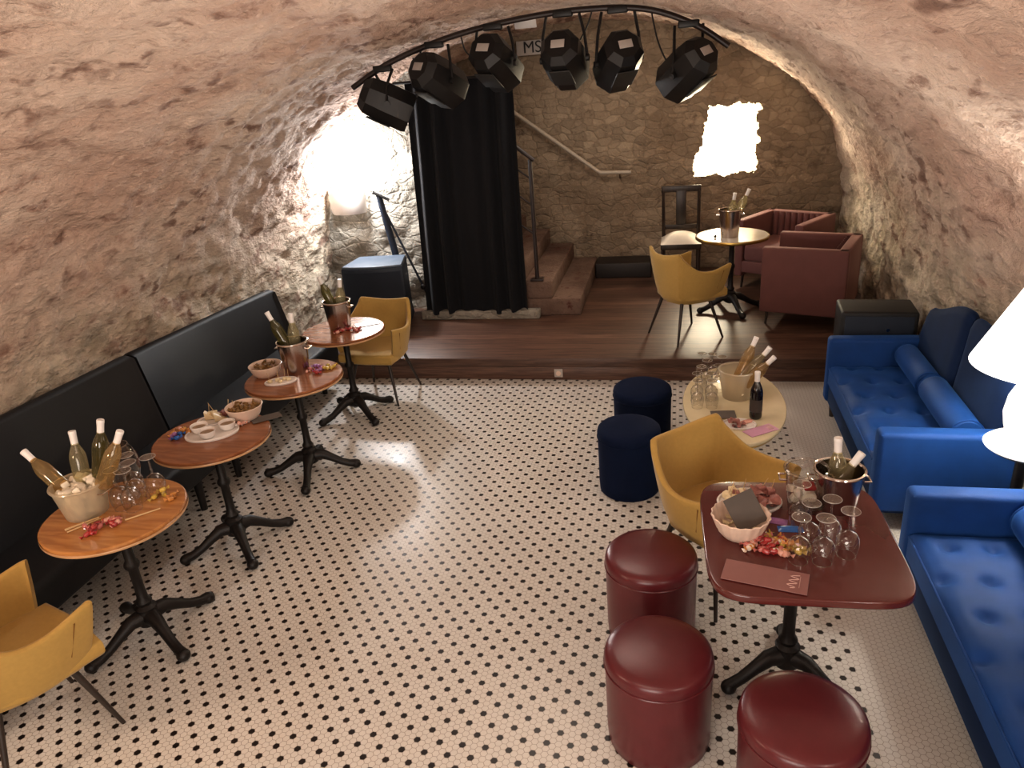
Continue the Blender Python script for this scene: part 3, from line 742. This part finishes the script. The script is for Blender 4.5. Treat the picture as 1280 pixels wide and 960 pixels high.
def bistro(x, y, rot, label, r=.325, wood=None):
    t = thing('bistro_table', label, 'table', (x, y, 0), 0, 'round wooden bistro tables along the banquette')
    iron_base(t, rot)
    top = MB().lathe([(r-.008, .708), (r-.001, .712), (r-.001, .722), (r-.006, .727), (r+.001, .731), (r, .7385), (r-.006, .742), (.01, .742)], 72).build('tabletop', wood or TABLEBROWN, t, ang=30)
    MB().lathe([(r+.0015, .711), (r+.0025, .7135), (r+.0025, .722), (r+.0015, .7235)], 72, cap0=False, cap1=False).build('edge_band', TABLEDGE, top)
    return t
bistro(-2.62, 2.59, radians(62), 'honey-topped bistro table with four bottles in ice, nearest the camera', wood=TABLEWOOD)
bistro(-2.60, 3.39, radians(45), 'bistro table with three dip bowls and a cheese plate')
bistro(-2.535, 4.28, radians(17), 'bistro table holding a steel bucket and one snack bowl')
bistro(-2.59, 5.24, radians(50), 'bistro table with a steel bucket beside the stage chair by the speaker')
# red table
rt = thing('red_lacquer_table', 'dark red rounded square table on a black iron column', 'table', (.475, 2.68, 0))
def sq(hx, hy, p, n=72):
    out = []
    for k in range(n):
        a = 2*pi*k/n; c, s = cos(a), sin(a)
        out.append((hx*abs(c)**(2/p)*(1 if c > 0 else -1), hy*abs(s)**(2/p)*(1 if s > 0 else -1)))
    return out
MB().prism(sq(.365, .405, 6), .715, .75, .008, M=Matrix.Rotation(radians(2), 4, 'Z')).build('tabletop', REDTOP, rt, ang=30)
iron_base(rt, radians(205), .27, .026, n=3)
# marble coffee table
cf = thing('oval_coffee_table', 'oval cream marble coffee table crowded with glasses and a dark bottle', 'table', (.36, 4.60, 0))
MB().prism([(.32*cos(2*pi*k/72), .60*sin(2*pi*k/72)) for k in range(72)], .43, .455, .008).build('tabletop', MARBLE, cf, ang=30)
MB().prism([(.30*cos(2*pi*k/72), .58*sin(2*pi*k/72)) for k in range(72)], .41, .432, .002).build('apron', GOLD, cf, ang=30)
MB().prism([(.18*cos(2*pi*k/40), .33*sin(2*pi*k/40)) for k in range(40)], 0, .02, .004).build('base_plate', GOLD, cf)
for y in (-.2, .2): MB().lathe([(.05, .018), (.04, .05), (.035, .3), (.05, .41)], 20, Matrix.Translation((0, y, 0))).build('column', GOLD, cf)
# stage table
sb = thing('round_stage_table', 'round pale-topped table on the stage holding an ice bucket', 'table', (.50, 7.33, .2))
iron_base(sb, radians(20), .3)
tp = MB().lathe([(.322, .71), (.335, .714), (.335, .735), (.325, .742), (.01, .742)], 64).build('tabletop', WHITETOP, sb, ang=30)
MB().lathe([(.336, .712), (.339, .716), (.339, .736), (.336, .741)], 64, cap0=False, cap1=False).build('edge_band', GOLD, tp)
# lamp and its stand between the sofas
ls = thing('side_table', 'small dark pedestal table between the two blue sofas under the lamp', 'table', (1.625, 3.58, -.02))
MB().lathe([(.15, .02), (.15, .035), (.03, .05), (.025, .69), (.06, .70)], 28).build('pedestal', BLACKMET, ls)
MB().lathe([(.14, .70), (.145, .705), (.145, .718), (.14, .722)], 40).build('tabletop', BLACKMET, ls)
lm = thing('table_lamp', 'white table lamp with cone shade lit between the blue sofas', 'lamp', (1.625, 3.58, .702))
MB().lathe([(.17, 0), (.175, .008), (.155, .025), (.10, .045), (.09, .06), (.105, .11), (.115, .17), (.105, .25), (.08, .31), (.03, .345), (.02, .38), (.02, .52)], 44).build('base', LAMPW, lm)
MB().lathe([(.29, .42), (.105, .81)], 48, cap0=False, cap1=False).build('lamp_shade', SHADE, lm)
MB().ball((0, 0, .60), .035).build('bulb', SHADE, lm)

# ------------------------------------------------------------------ glassware, bottles, buckets
def v_of(mb): return mb
def make_bottle(kind, label, group):
    body, cap = {'straw': (STRAW, CAPS), 'pale': (PALEB, CAPS), 'olive': (OLIVE, CAPS), 'dark': (DARKB, CAPS)}[kind]
    t = thing('wine_bottle', label, 'bottle', (0, 0, 0), 0, group)
    MB().lathe([(.01, .012), (.032, .0), (.0365, .006), (.038, .02), (.038, .165), (.036, .185), (.028, .21), (.0175, .235), (.0145, .25), (.0140, .29), (.0155, .292), (.0155, .30)], 28).build('bottle_glass', body, t, ang=50)
    MB().lathe([(.0158, .238), (.0160, .24), (.0155, .255), (.0165, .288), (.0172, .29), (.0172, .303), (.016, .305), (.004, .305)], 24, cap0=False).build('capsule', cap, t, ang=50)
    if kind == 'dark':
        MB().lathe([(.0384, .05), (.0386, .052), (.0386, .128), (.0384, .13)], 28, cap0=False, cap1=False).build('wine_label', pb('label_'+kind, (.50, .45, .32) if kind != 'dark' else (.05, .04, .035), .5, noise_amt=.2, noise_scale=60) if 'label_'+kind not in MATS else MATS['label_'+kind], t)
    return t
BOT = {}
def bottle(kind, tip, foot, label, group, L_=.305):
    tip, foot = Vector(tip), Vector(foot); d = (tip-foot).normalized(); base = tip-d*L_
    q = Vector((0, 0, 1)).rotation_difference(d)
    if kind not in BOT: o = BOT[kind] = make_bottle(kind, label, group)
    else: o = dup(BOT[kind], label=label, group=group)
    o.rotation_mode = 'QUATERNION'; o.rotation_quaternion = q; o.location = base
    return o
def make_bucket(label, loc, mat=STEEL, r=.10, h=.215, group=None):
    t = thing('ice_bucket', label, 'ice bucket', loc, 0, group)
    MB().lathe([(.01, .004), (r*.74, 0), (r*.76, .008), (r*.97, h-.012), (r*.94, h-.012), (r*.73, .014), (.01, .014)], 40, cap0=False, cap1=False).build('body', mat, t, ang=50)
    MB().tube([(r*.98*cos(a), r*.98*sin(a), h-.008) for a in [2*pi*k/48 for k in range(49)]], .007, 8).build('rim', CHROME if mat is STEEL else mat, t)
    for s in (-1, 1):
        MB().tube([(s*r*.93, -.025, h-.05), (s*(r*.93+.025), -.025, h-.05), (s*(r*.93+.025), .025, h-.05), (s*r*.93, .025, h-.05)], .005, 8).build('handle', CHROME, t)
    return t
def ice(t_loc, r, z, n, label, seed=1):
    rnd = random.Random(seed); mb = MB()
    for k in range(n):
        a = rnd.uniform(0, 6.28); q = r*sqrt(rnd.random())
        M = Matrix.Translation((q*cos(a), q*sin(a), z+rnd.uniform(-.02, .03))) @ Matrix.Rotation(rnd.uniform(0, 3), 4, (rnd.random(), rnd.random(), rnd.random()+.1))
        mb.rbox((0, 0, 0), (.034, .03, .03), .006, 2, M)
    tag(mb.build('crushed_ice', ICE, loc=t_loc), label, 'ice', kind='stuff')
T = .742
# table one
make_bucket('clear plastic ice bucket crammed with ice and four wine bottles', (-2.76, 2.58, T), PLASTIC, .125, .17)
ice((-2.76, 2.58, T), .072, .045, 40, 'pale ice filling the clear plastic bucket', 1); ice((-2.76, 2.58, T), .092, .125, 60, 'pale ice heaped at the rim of the clear plastic bucket', 2)
g = 'white-capped wine bottles'
bottle('straw', (-3.029, 2.60, 1.055), (-2.76, 2.57, .78), 'pale wine bottle leaning far over the edge of the plastic ice bucket', g)
bottle('pale', (-2.80, 2.68, 1.127), (-2.79, 2.63, .78), 'clear wine bottle second from the leaning one in the plastic ice bucket', g)
bottle('olive', (-2.64, 2.70, 1.18), (-2.73, 2.65, .78), 'tallest wine bottle in the plastic ice bucket, olive glass', g)
bottle('straw', (-2.512, 2.66, 1.145), (-2.70, 2.58, .78), 'wine bottle tilted toward the upturned glasses in the plastic ice bucket', g)
# wine glasses
def glass_mesh():
    bowl = MB().lathe([(.034, 0), (.040, .025), (.0435, .052), (.041, .078), (.028, .100), (.006, .112)], 28, cap0=False, cap1=False)
    stem = MB().lathe([(.006, .111), (.0045, .12), (.0042, .175), (.006, .188)], 12)
    foot = MB().lathe([(.006, .186), (.02, .191), (.0335, .1945), (.034, .1965), (.002, .1965)], 28, cap0=False)
    return bowl, stem, foot
WG = None
def wine_glass(x, y, z, label, group, s=1.0, rz=0., tilt=None):
    global WG
    if WG is None:
        WG = thing('wine_glass', label, 'glass', (0, 0, 0), 0, group)
        b, st_, f = glass_mesh(); b.build('bowl', GLASS, WG); st_.build('stem', GLASS, WG); ft = f.build('foot', GLASS, WG); MB().tube([(.034*cos(2*pi*k/28), .034*sin(2*pi*k/28), .1955) for k in range(29)], .0012, 5).build('rim', GLASSRIM, ft); MB().tube([(.0342*cos(2*pi*k/28), .0342*sin(2*pi*k/28), .0012) for k in range(29)], .0012, 5).build('mouth_rim', GLASS, WG)
        o = WG
    else: o = dup(WG, label=label, group=group)
    o.location = (x, y, z); o.scale = (s, s, s); o.rotation_euler = (tilt or (0, 0, rz))
    return o
l1 = 'upturned wine glass in the cluster beside the plastic ice bucket'
for x, y in ((-2.565, 2.70), (-2.50, 2.76), (-2.60, 2.63), (-2.535, 2.625), (-2.63, 2.77)):
    wine_glass(x, y, T, l1, 'upturned glasses on the first bistro table', 1.08)
# big balloon glass behind the bottles
bg = thing('glass_jug', 'large clear glass balloon behind the bottles in the plastic bucket', 'glass', (-2.72, 2.82, T))
MB().lathe([(.045, 0), (.07, .04), (.085, .10), (.085, .16), (.07, .21), (.055, .235)], 36, cap1=False).build('bowl', GLASS, bg)
MB().tube([(.055*cos(a), .055*sin(a), .235) for a in [2*pi*k/36 for k in range(37)]], .003, 6).build('rim', GLASS, bg)
def candy_mesh(name):
    mb = MB().rbox((0, 0, .011), (.031, .022, .021), .008, 3)
    for s in (-1, 1):
        mb.add([(s*.013, 0, .011), (s*.031, -.014, .019), (s*.032, 0, .005), (s*.031, .014, .019)], [(0, 1, 2), (0, 2, 3)])
    return mb
CN = {}
def candy(col, x, y, z, label, group, rnd):
    if col not in CN:
        o = CN[col] = candy_mesh('c').build('wrapped_candy', CANDYM[col]); tag(o, label, 'candy', group)
    else:
        o = CN[col].copy(); COL.objects.link(o); o['label'] = label; o['group'] = group
    o.location = (x, y, z); o.rotation_euler = (rnd.uniform(-.3, .3), rnd.uniform(-.3, .3), rnd.uniform(0, 6.28)); return o
def pile(cx, cy, z, rx, ry, n, cols, what, group, seed, rot=0.):
    rnd = random.Random(seed)
    for k in range(n):
        a = rnd.uniform(0, 6.28); q = sqrt(rnd.random()); lx, ly = rx*q*cos(a), ry*q*sin(a)
        x = cx+lx*cos(rot)-ly*sin(rot); y = cy+lx*sin(rot)+ly*cos(rot)
        col = cols[k % len(cols)]
        hz = (.016 if q < .6 and k % 3 == 0 else .001)+(.013 if q < .35 and k % 2 == 0 else 0)
        nm = {'red': 'red', 'rose': 'pink', 'white': 'white', 'orange': 'orange', 'gold': 'golden', 'violet': 'violet', 'blue': 'blue', 'pale': 'pale pink'}[col]
        candy(col, x, y, z+hz, '%s wrapped sweet %s' % (nm, what), '%s sweets %s' % (nm, group), rnd)
pile(-2.60, 2.45, T, .10, .045, 18, ['red', 'rose', 'red', 'pale'], 'in the heap on the first bistro table', 'on the first bistro table', 3, .75)
pile(-2.455, 2.73, T, .07, .05, 6, ['gold', 'orange'], 'scattered by the upturned glasses on the first table', 'on the first bistro table', 4)
def stick(p0, p1, label, r=.004):
    tag(MB().tube([p0, p1], [r, r*.8], 8).build('breadstick', PICK), label, 'breadstick')
stick((-2.75, 2.42, T+.005), (-2.66, 2.535, T+.005), 'breadstick lying in front of the plastic ice bucket', .006)
stick((-2.725, 2.405, T+.005), (-2.645, 2.53, T+.005), 'breadstick alongside the red sweets on the first table')
stick((-2.51, 2.525, T+.005), (-2.40, 2.635, T+.005), 'breadstick pointing to the outer rim of the first table')

# table two
def plate(x, y, z, rx, ry, label, mat=WHITE, rot=0.):
    t = thing('plate', label, 'plate', (x, y, z), rot)
    mb = MB().prism([(rx*cos(2*pi*k/48), ry*sin(2*pi*k/48)) for k in range(48)], 0, .006, .002)
    mb.build('plate_disc', mat, t)
    MB().tube([(rx*.97*cos(a), ry*.97*sin(a), .009) for a in [2*pi*k/48 for k in range(49)]], .006, 6).build('rim', mat, t)
    return t
def ramekin(x, y, z, label, r=.05, h=.042):
    t = thing('dip_bowl', label, 'bowl', (x, y, z), 0, 'white dip bowls on the second bistro table')
    MB().lathe([(.01, .002), (r*.68, 0), (r*.8, .008), (r, h-.003), (r*.985, h), (r*.94, h-.004), (r*.72, .012), (.01, .012)], 32, cap0=False, cap1=False).build('bowl', WHITE, t)
    MB().lathe([(r*.83, h*.62), (.01, h*.64)], 32, cap0=False).build('dip', DIP, t)
def snack_bowl(x, y, z, r, h, label, flute=0., mat=CREAM):
    t = thing('snack_bowl', label, 'bowl', (x, y, z), 0, 'cream snack bowls')
    w = (lambda a, k: flute*sin(a*18)*min(1, k/3)) if flute else None
    MB().lathe([(r*.55, 0), (r*.62, .004), (r*.8, h*.35), (r*.95, h*.85), (r, h), (r*.96, h+.003), (r*.9, h*.9), (r*.74, h*.35), (r*.55, .012), (.01, .012)], 72, cap1=False, wob=w).build('bowl', mat, t)
    return t
def chips(x, y, z, r, n, mat, label, seed, amp=.02):
    rnd = random.Random(seed); mb = MB()
    for k in range(n):
        a = rnd.uniform(0, 6.28); q = r*sqrt(rnd.random())
        M = Matrix.Translation((q*cos(a), q*sin(a), rnd.uniform(0, amp))) @ Matrix.Rotation(rnd.uniform(0, 3), 4, (rnd.random(), rnd.random(), rnd.random()+.05))
        mb.rbox((0, 0, 0), (.03, .02, .008), .003, 2, M)
    tag(mb.build('snack_mix', mat, loc=(x, y, z)), label, 'snacks', kind='stuff')
def skewer(x, y, z, label, group, mat=CHEESE, lean=(.1, .1), big=.022):
    t = thing('snack_pick', label, 'snack', (x, y, z), random.uniform(0, 3), group)
    MB().rbox((0, 0, big*.45), (big*1.3, big, big*.9), .004).build('bite', mat, t)
    MB().tube([(0, 0, big*.4), (lean[0]*.07, lean[1]*.07, .075)], .0013, 6).build('toothpick', PICK, t)
def slices(cx, cy, z, n, rad, what, group, seed, size=.045):
    rnd = random.Random(seed)
    for k in range(n):
        a = 2*pi*k/n+rnd.uniform(-.3, .3); q = rad*rnd.uniform(.35, 1)
        P = []
        for i in range(7):
            rr = max(.001, size*i/6); P.append([(rr*cos(b), rr*.75*sin(b), .010*sin(3*b+k)*i/6+.012*(k % 3)+.012) for b in [2*pi*j/20 for j in range(20)]])
        tag(MB().grid(P, close_v=True).build('ham_slice', HAM, loc=(cx+q*cos(a), cy+q*sin(a), z), rot=(rnd.uniform(-.25, .25), rnd.uniform(-.25, .25), rnd.uniform(0, 6))), 'folded slice of cured ham '+what, 'ham slice', group)
plate(-2.615, 3.42, T, .15, .115, 'white oval plate carrying three dip bowls', rot=radians(25))
ramekin(-2.695, 3.425, T+.009, 'white dip bowl nearest the banquette on the oval plate')
ramekin(-2.605, 3.365, T+.009, 'white dip bowl at the front of the oval plate')
ramekin(-2.545, 3.475, T+.009, 'white dip bowl nearest the cream snack bowl on the oval plate')
plate(-2.70, 3.58, T, .10, .075, 'small plate of cheese behind the three dip bowls', rot=radians(20))
for k, (dx, dy, rz, sh) in enumerate(((-.035, .0, .3, 'standing against the picks'), (.02, .015, 1.0, 'leaning in the middle of the plate'), (.045, -.02, .6, 'nearest the dip bowls'))):
    o = MB().add([(0, 0, 0), (.07, 0, 0), (.07, .03, 0), (0, .03, 0), (.0, 0, .05), (.0, .03, .05)], [(0, 1, 2, 3), (0, 4, 1), (3, 2, 5), (1, 4, 5, 2), (0, 3, 5, 4)]).build('cheese_wedge', CHEESE, loc=(-2.72+dx, 3.57+dy, T+.01), rot=(0, 0, rz), smooth=False)
    tag(o, 'pale cheese wedge on the small plate, '+sh, 'cheese')
slices(-2.655, 3.665, T+.002, 6, .05, 'beside the cheese on the second bistro table', 'ham on the second bistro table', 11, .042)
for k, (x, y) in enumerate(((-2.74, 3.60), (-2.715, 3.62), (-2.66, 3.68), (-2.62, 3.67), (-2.64, 3.64))):
    skewer(x, y, T+.03, 'snack bite with a toothpick between cheese and snack bowl on the second table', 'picks on the second bistro table', CHEESE if k < 2 else HAM, (random.uniform(-.4, .4), random.uniform(-.3, .3)))
snack_bowl(-2.515, 3.625, T, .11, .085, 'cream snack bowl on the table with three dip bowls')
chips(-2.515, 3.625, T+.062, .085, 55, SNACK, 'brown snack mix in the bowl on the second bistro table', 21)
def card(cx, cy, z, w, d, rz, label, mat, tilt=(0, 0), text=False):
    t = thing('menu_card', label, 'menu card', (cx, cy, z), rz)
    t.rotation_euler = (tilt[0], tilt[1], rz)
    MB().rbox((0, 0, .0015), (w, d, .003), .001, 1).build('card', mat, t)
    if text:
        pts = [(w*.30+.016*sin(k*.9)+.004*k/6, -d*.32+d*.64*k/22, .0035) for k in range(23)]
        MB().tube(pts, .0016, 5).build('lettering', LETTER, t)
        MB().tube([(w*.40, -d*.25+d*.5*k/9+.004*sin(k*2.2), .0035) for k in range(10)], .001, 5).build('lettering', LETTER, t)
    return t
card(-2.385, 3.63, T+.004, .17, .085, radians(40), 'grey menu card sticking out past the rim of the second bistro table', GREYCARD)
pile(-2.815, 3.42, T, .06, .04, 7, ['orange', 'gold', 'orange', 'pale'], 'beside the banquette on the second bistro table', 'on the second bistro table', 5)
pile(-2.80, 3.36, T, .05, .03, 5, ['blue', 'violet'], 'beside the banquette on the second bistro table', 'on the second bistro table', 6)
pile(-2.49, 3.50, T, .03, .05, 4, ['white', 'pale'], 'by the dip bowls on the second bistro table', 'on the second bistro table', 8)
# table three
snack_bowl(-2.74, 4.29, T, .112, .08, 'cream snack bowl beside the steel bucket on the third bistro table')
chips(-2.74, 4.29, T+.057, .086, 50, SNACK, 'brown snack mix in the bowl on the third bistro table', 22)
make_bucket('steel ice bucket on the third bistro table holding two bottles', (-2.545, 4.36, T), STEEL, .105, .23, 'steel ice buckets')
bottle('olive', (-2.687, 4.36, 1.173), (-2.53, 4.37, .79), 'olive bottle leaning toward the banquette in the third table bucket', g)
bottle('pale', (-2.527, 4.38, 1.155), (-2.535, 4.37, .79), 'upright white-capped bottle in the third table bucket', g)
plate(-2.575, 4.175, T, .105, .065, 'small plate of pick snacks in front of the third table bucket', rot=radians(25))
for x, y in ((-2.64, 4.15), (-2.60, 4.18), (-2.57, 4.16), (-2.53, 4.20), (-2.56, 4.205)):
    skewer(x, y, T+.006, 'cheese bite with a toothpick on the small third table plate', 'picks on the third bistro table')
pile(-2.43, 4.375, T, .06, .075, 12, ['rose', 'violet', 'red', 'violet', 'pale'], 'beside the bucket on the third bistro table', 'on the third bistro table', 9)
pile(-2.345, 4.43, T, .05, .03, 6, ['gold'], 'at the outer rim of the third bistro table', 'on the third bistro table', 10, .5)
# table four
make_bucket('steel ice bucket on the fourth bistro table in front of the mustard chair', (-2.625, 5.27, T), STEEL, .11, .235, 'steel ice buckets')
bottle('olive', (-2.738, 5.27, 1.168), (-2.62, 5.28, .79), 'olive bottle leaning out of the bucket near the speaker', g)
bottle('pale', (-2.581, 5.30, 1.137), (-2.61, 5.28, .79), 'upright white-capped bottle in the bucket near the speaker', g)
pile(-2.53, 5.19, T, .10, .06, 13, ['red', 'rose', 'pale', 'red'], 'at the foot of the bucket on the fourth bistro table', 'on the fourth bistro table', 12, .4)
card(-2.44, 5.37, T+.002, .19, .11, radians(35), 'pale sheet lying flat on the fourth bistro table', CAPS)
# red table
R = .75
bw_ = snack_bowl(.255, 2.66, R, .115, .095, 'fluted cream bowl with a grey card on the red table', .025)
card(.272, 2.67, R+.105, .13, .14, radians(28), 'grey card propped inside the fluted cream bowl', GREYCARD, tilt=(radians(52), radians(-14)))
chips(.255, 2.67, R+.03, .07, 22, CHEESE, 'pale crackers at the bottom of the fluted cream bowl', 23, .012)
plate(.31, 2.90, R, .135, .10, 'plate of cold meats and cheese behind the fluted bowl', rot=radians(8))
slices(.345, 2.90, R+.008, 9, .07, 'on the cold meat plate of the red table', 'ham on the red table', 13, .05)
for k, (x, y) in enumerate(((.22, 2.92), (.245, 2.96), (.255, 2.90), (.36, 2.95), (.40, 2.93), (.23, 2.88), (.285, 2.945), (.30, 2.87))):
    skewer(x, y, R+.008+(.02 if k in (3, 4) else 0), 'pale cheese bite on the cold meat plate' if k not in (3, 4) else 'rolled ham bite with toothpick on the cold meat plate', 'cheese bites on the red table' if k not in (3, 4) else 'ham bites on the red table', CHEESE if k not in (3, 4) else HAM, (random.uniform(-.4, .4), random.uniform(-.4, .4)), .03)
tag(MB().ball((0, 0, .013), .013, 12).build('black_olive', DARKB, loc=(.30, 2.915, R+.02)), 'single dark olive on the cold meat plate', 'olive')
pile(.355, 2.58, R, .085, .065, 38, ['red', 'rose', 'white', 'red', 'orange', 'pale', 'gold'], 'in the heap beside the fluted bowl on the red table', 'on the red table', 14, .1)
pile(.43, 2.56, R, .05, .045, 9, ['orange', 'gold', 'pale'], 'by the upturned glasses on the red table', 'on the red table', 15)
def packet(x, y, z, rz, col, label):
    P = [[(-.05+.10*i/12, -.022+.044*j/8, .012*sin(pi*i/12)**.5*sin(pi*j/8)**.6 if 0 < i < 12 and 0 < j < 8 else 0) for j in range(9)] for i in range(13)]
    tag(MB().grid(P).build('snack_packet', CANDYM[col], loc=(x, y, z+.001), rot=(0, 0, rz)), label, 'packet')
packet(.455, 2.71, R, .05, 'blue', 'shiny blue packet behind the sweets on the red table')
packet(.40, 2.765, R, -.2, 'violet', 'dull violet packet between blue packet and cold meats')
make_bucket('clear glass ice bucket beside the steel one on the red table', (.53, 2.89, R), GLASS, .088, .19)
ice((.535, 2.90, R), .06, .06, 16, 'clear ice lumps inside the glass bucket on the red table', 5)
tag(MB().rbox((0, 0, 0), (.05, .04, .02), .006).build('wrapped_candy', CANDYM['red'], loc=(.54, 2.86, R+.115), rot=(.5, .2, .4)), 'red packet showing through the glass bucket', 'packet')
make_bucket('wide steel ice bucket with two leaning bottles on the red table', (.66, 2.90, R), STEEL, .10, .185, 'steel ice buckets')
bottle('pale', (.648, 2.93, 1.058), (.665, 2.92, .77), 'clear wine bottle standing upright in the wide steel bucket', g)
bottle('pale', (.746, 2.93, .991), (.60, 2.90, .77), 'wine bottle leaning toward the blue sofa in the wide steel bucket', g)
for (x, y), w in zip(((.455, 2.50), (.54, 2.50), (.635, 2.555), (.505, 2.60), (.585, 2.635), (.49, 2.74)),
                  ('at the front beside the sweets', 'at the front, middle of the cluster', 'nearest the blue sofa', 'in the second row above the sweets', 'in the second row between the front two', 'at the back next to the blue packet')):
    wine_glass(x, y, R, 'upturned wine glass %s on the red table' % w, 'upturned glasses on the red table', 1.0)
card(.325, 2.385, R+.004, .30, .125, radians(-13), 'dusty pink menu card at the front edge of the red table', PINKCARD, text=True)
# coffee table
C = .455
bottle('dark', (.475, 4.36, C+.306), (.475, 4.36, C), 'dark red wine bottle with white cap standing on the marble table', g)
make_bucket('glass ice bucket with pale bottles on the marble table', (.385, 4.68, C), PLASTIC, .12, .20)
ice((.385, 4.68, C), .08, .07, 30, 'pale ice inside the bucket on the marble table', 6)
bottle('straw', (.50, 4.75, .843), (.36, 4.67, .50), 'pale bottle at the stage side of the marble table bucket', g)
bottle('pale', (.578, 4.68, .798), (.37, 4.66, .52), 'bottle leaning between two others in the marble table bucket', g)
bottle('straw', (.600, 4.61, .760), (.39, 4.63, .52), 'lowest leaning bottle in the marble table bucket', g)
rnd = random.Random(5)
for x, y in ((.13, 4.62), (.16, 4.74), (.20, 4.85), (.24, 4.97), (.17, 4.98), (.27, 4.76), (.22, 4.62), (.30, 4.92), (.13, 4.50), (.22, 4.50)):
    wine_glass(x, y, C, 'upturned wine glass in the crowd on the marble table', 'upturned glasses on the marble table', .95)
card(.285, 4.37, C+.012, .15, .09, radians(5), 'grey menu card in front of the glasses on the marble table', GREYCARD, tilt=(radians(6), 0))
card(.49, 4.18, C+.002, .20, .09, radians(35), 'lilac menu card at the front end of the marble table', LILAC, text=True)
plate(.37, 4.25, C, .10, .07, 'small white plate beside the lilac menu card')
packet(.415, 4.28, C+.008, .6, 'pale', 'pink folded packet beside the dark wine bottle')
slices(.35, 4.23, C+.004, 4, .04, 'on the small plate of the marble table', 'ham on the marble table', 17, .035)
# stage table bucket
S = .942
make_bucket('steel ice bucket on the round stage table', (.47, 7.25, S), STEEL, .105, .26, 'steel ice buckets')
bottle('pale', (.632, 7.25, 1.374), (.47, 7.25, 1.02), 'bottle leaning toward the rose armchairs in the stage bucket', g)
bottle('pale', (.508, 7.27, 1.341), (.46, 7.25, 1.02), 'more upright bottle in the stage bucket', g)
tag(MB().ball((0, 0, .016), .016, 12).build('black_olive', DARKB, loc=(.34, 7.21, S)), 'dark olive on the pale stage table top', 'olive')

# ------------------------------------------------------------------ lights
def lamp(kind, loc, e, col, size=.1, rot=None, spot=None):
    l = bpy.data.lights.new('light', kind); l.energy = e; l.color = col
    if kind == 'AREA': l.size = size
    else: l.shadow_soft_size = size
    if spot: l.spot_size = spot; l.spot_blend = .6
    o = bpy.data.objects.new('light', l); COL.objects.link(o); o.location = loc
    if rot: o.rotation_euler = rot
    return o
WARM = (1, .86, .73); NEUT = (1, .92, .84); COOL = (.95, .97, 1)
lamp('POINT', (-3.22, 7.22, 1.80), 110, COOL, .07)                # sconce
lamp('POINT', (.50, 9.25, 1.6), 120, (1, .88, .66), .12)            # niche
lamp('POINT', (1.625, 3.58, 1.38), 34, (1, .95, .86), .06)          # table lamp bulb
lamp('AREA', (-.8, -1.2, 1.3), 98, NEUT, 1.8, (radians(125), 0, 0))  # added fill behind the camera, tilted up to brighten the vault
lamp('AREA', (-.8, .6, 2.7), 20, WARM, 1.4, (0, 0, 0))
lamp('POINT', (-3.3, .9, 1.4), 45, (1, .76, .58), .12)
lamp('POINT', (1.35, .3, 1.6), 26, NEUT, .12)  # unseen light added to lift the vault near the camera
lamp('AREA', (-.9, 4.4, 2.84), 20, WARM, 1.2, (0, 0, 0))
lamp('AREA', (-.7, 7.2, 2.78), 15, WARM, .8, (radians(25), 0, 0))  # added fill over the stage, lifts the dim back wall
lamp('AREA', (-.9, 3.6, 1.0), 26, (1, .86, .76), 1.6, (radians(180), 0, 0))  # added uplight without a fixture, brightens the vault from below
w = bpy.data.worlds.new('world'); sc.world = w; w.use_nodes = True
w.node_tree.nodes['Background'].inputs[0].default_value = (.9, .75, .62, 1); w.node_tree.nodes['Background'].inputs[1].default_value = .15

# ------------------------------------------------------------------ camera
F, PIT, YAW, ROL, H = 936.9, .3976, -.2349, -.0829, 90.04*.0283
cam = bpy.data.cameras.new('camera'); cam.sensor_width = 36; cam.lens = 36*F/1280; cam.clip_start = .05
co = bpy.data.objects.new('camera', cam); COL.objects.link(co)
R0 = Vector((1, 0, 0)); U0 = Vector((0, sin(PIT), cos(PIT))); F0 = Vector((0, cos(PIT), -sin(PIT)))
cr, sr = cos(ROL), sin(ROL)
Z = Matrix.Rotation(-YAW, 3, 'Z')
rx = Z @ (cr*R0+sr*U0); up = Z @ (-sr*R0+cr*U0); fw = Z @ F0
co.matrix_world = Matrix(((rx.x, up.x, -fw.x, 0), (rx.y, up.y, -fw.y, 0), (rx.z, up.z, -fw.z, H), (0, 0, 0, 1)))
sc.camera = co
sc.view_settings.view_transform = 'Standard'
sc.view_settings.look = 'None'
sc.view_settings.gamma = .90
sc.view_settings.exposure = .08
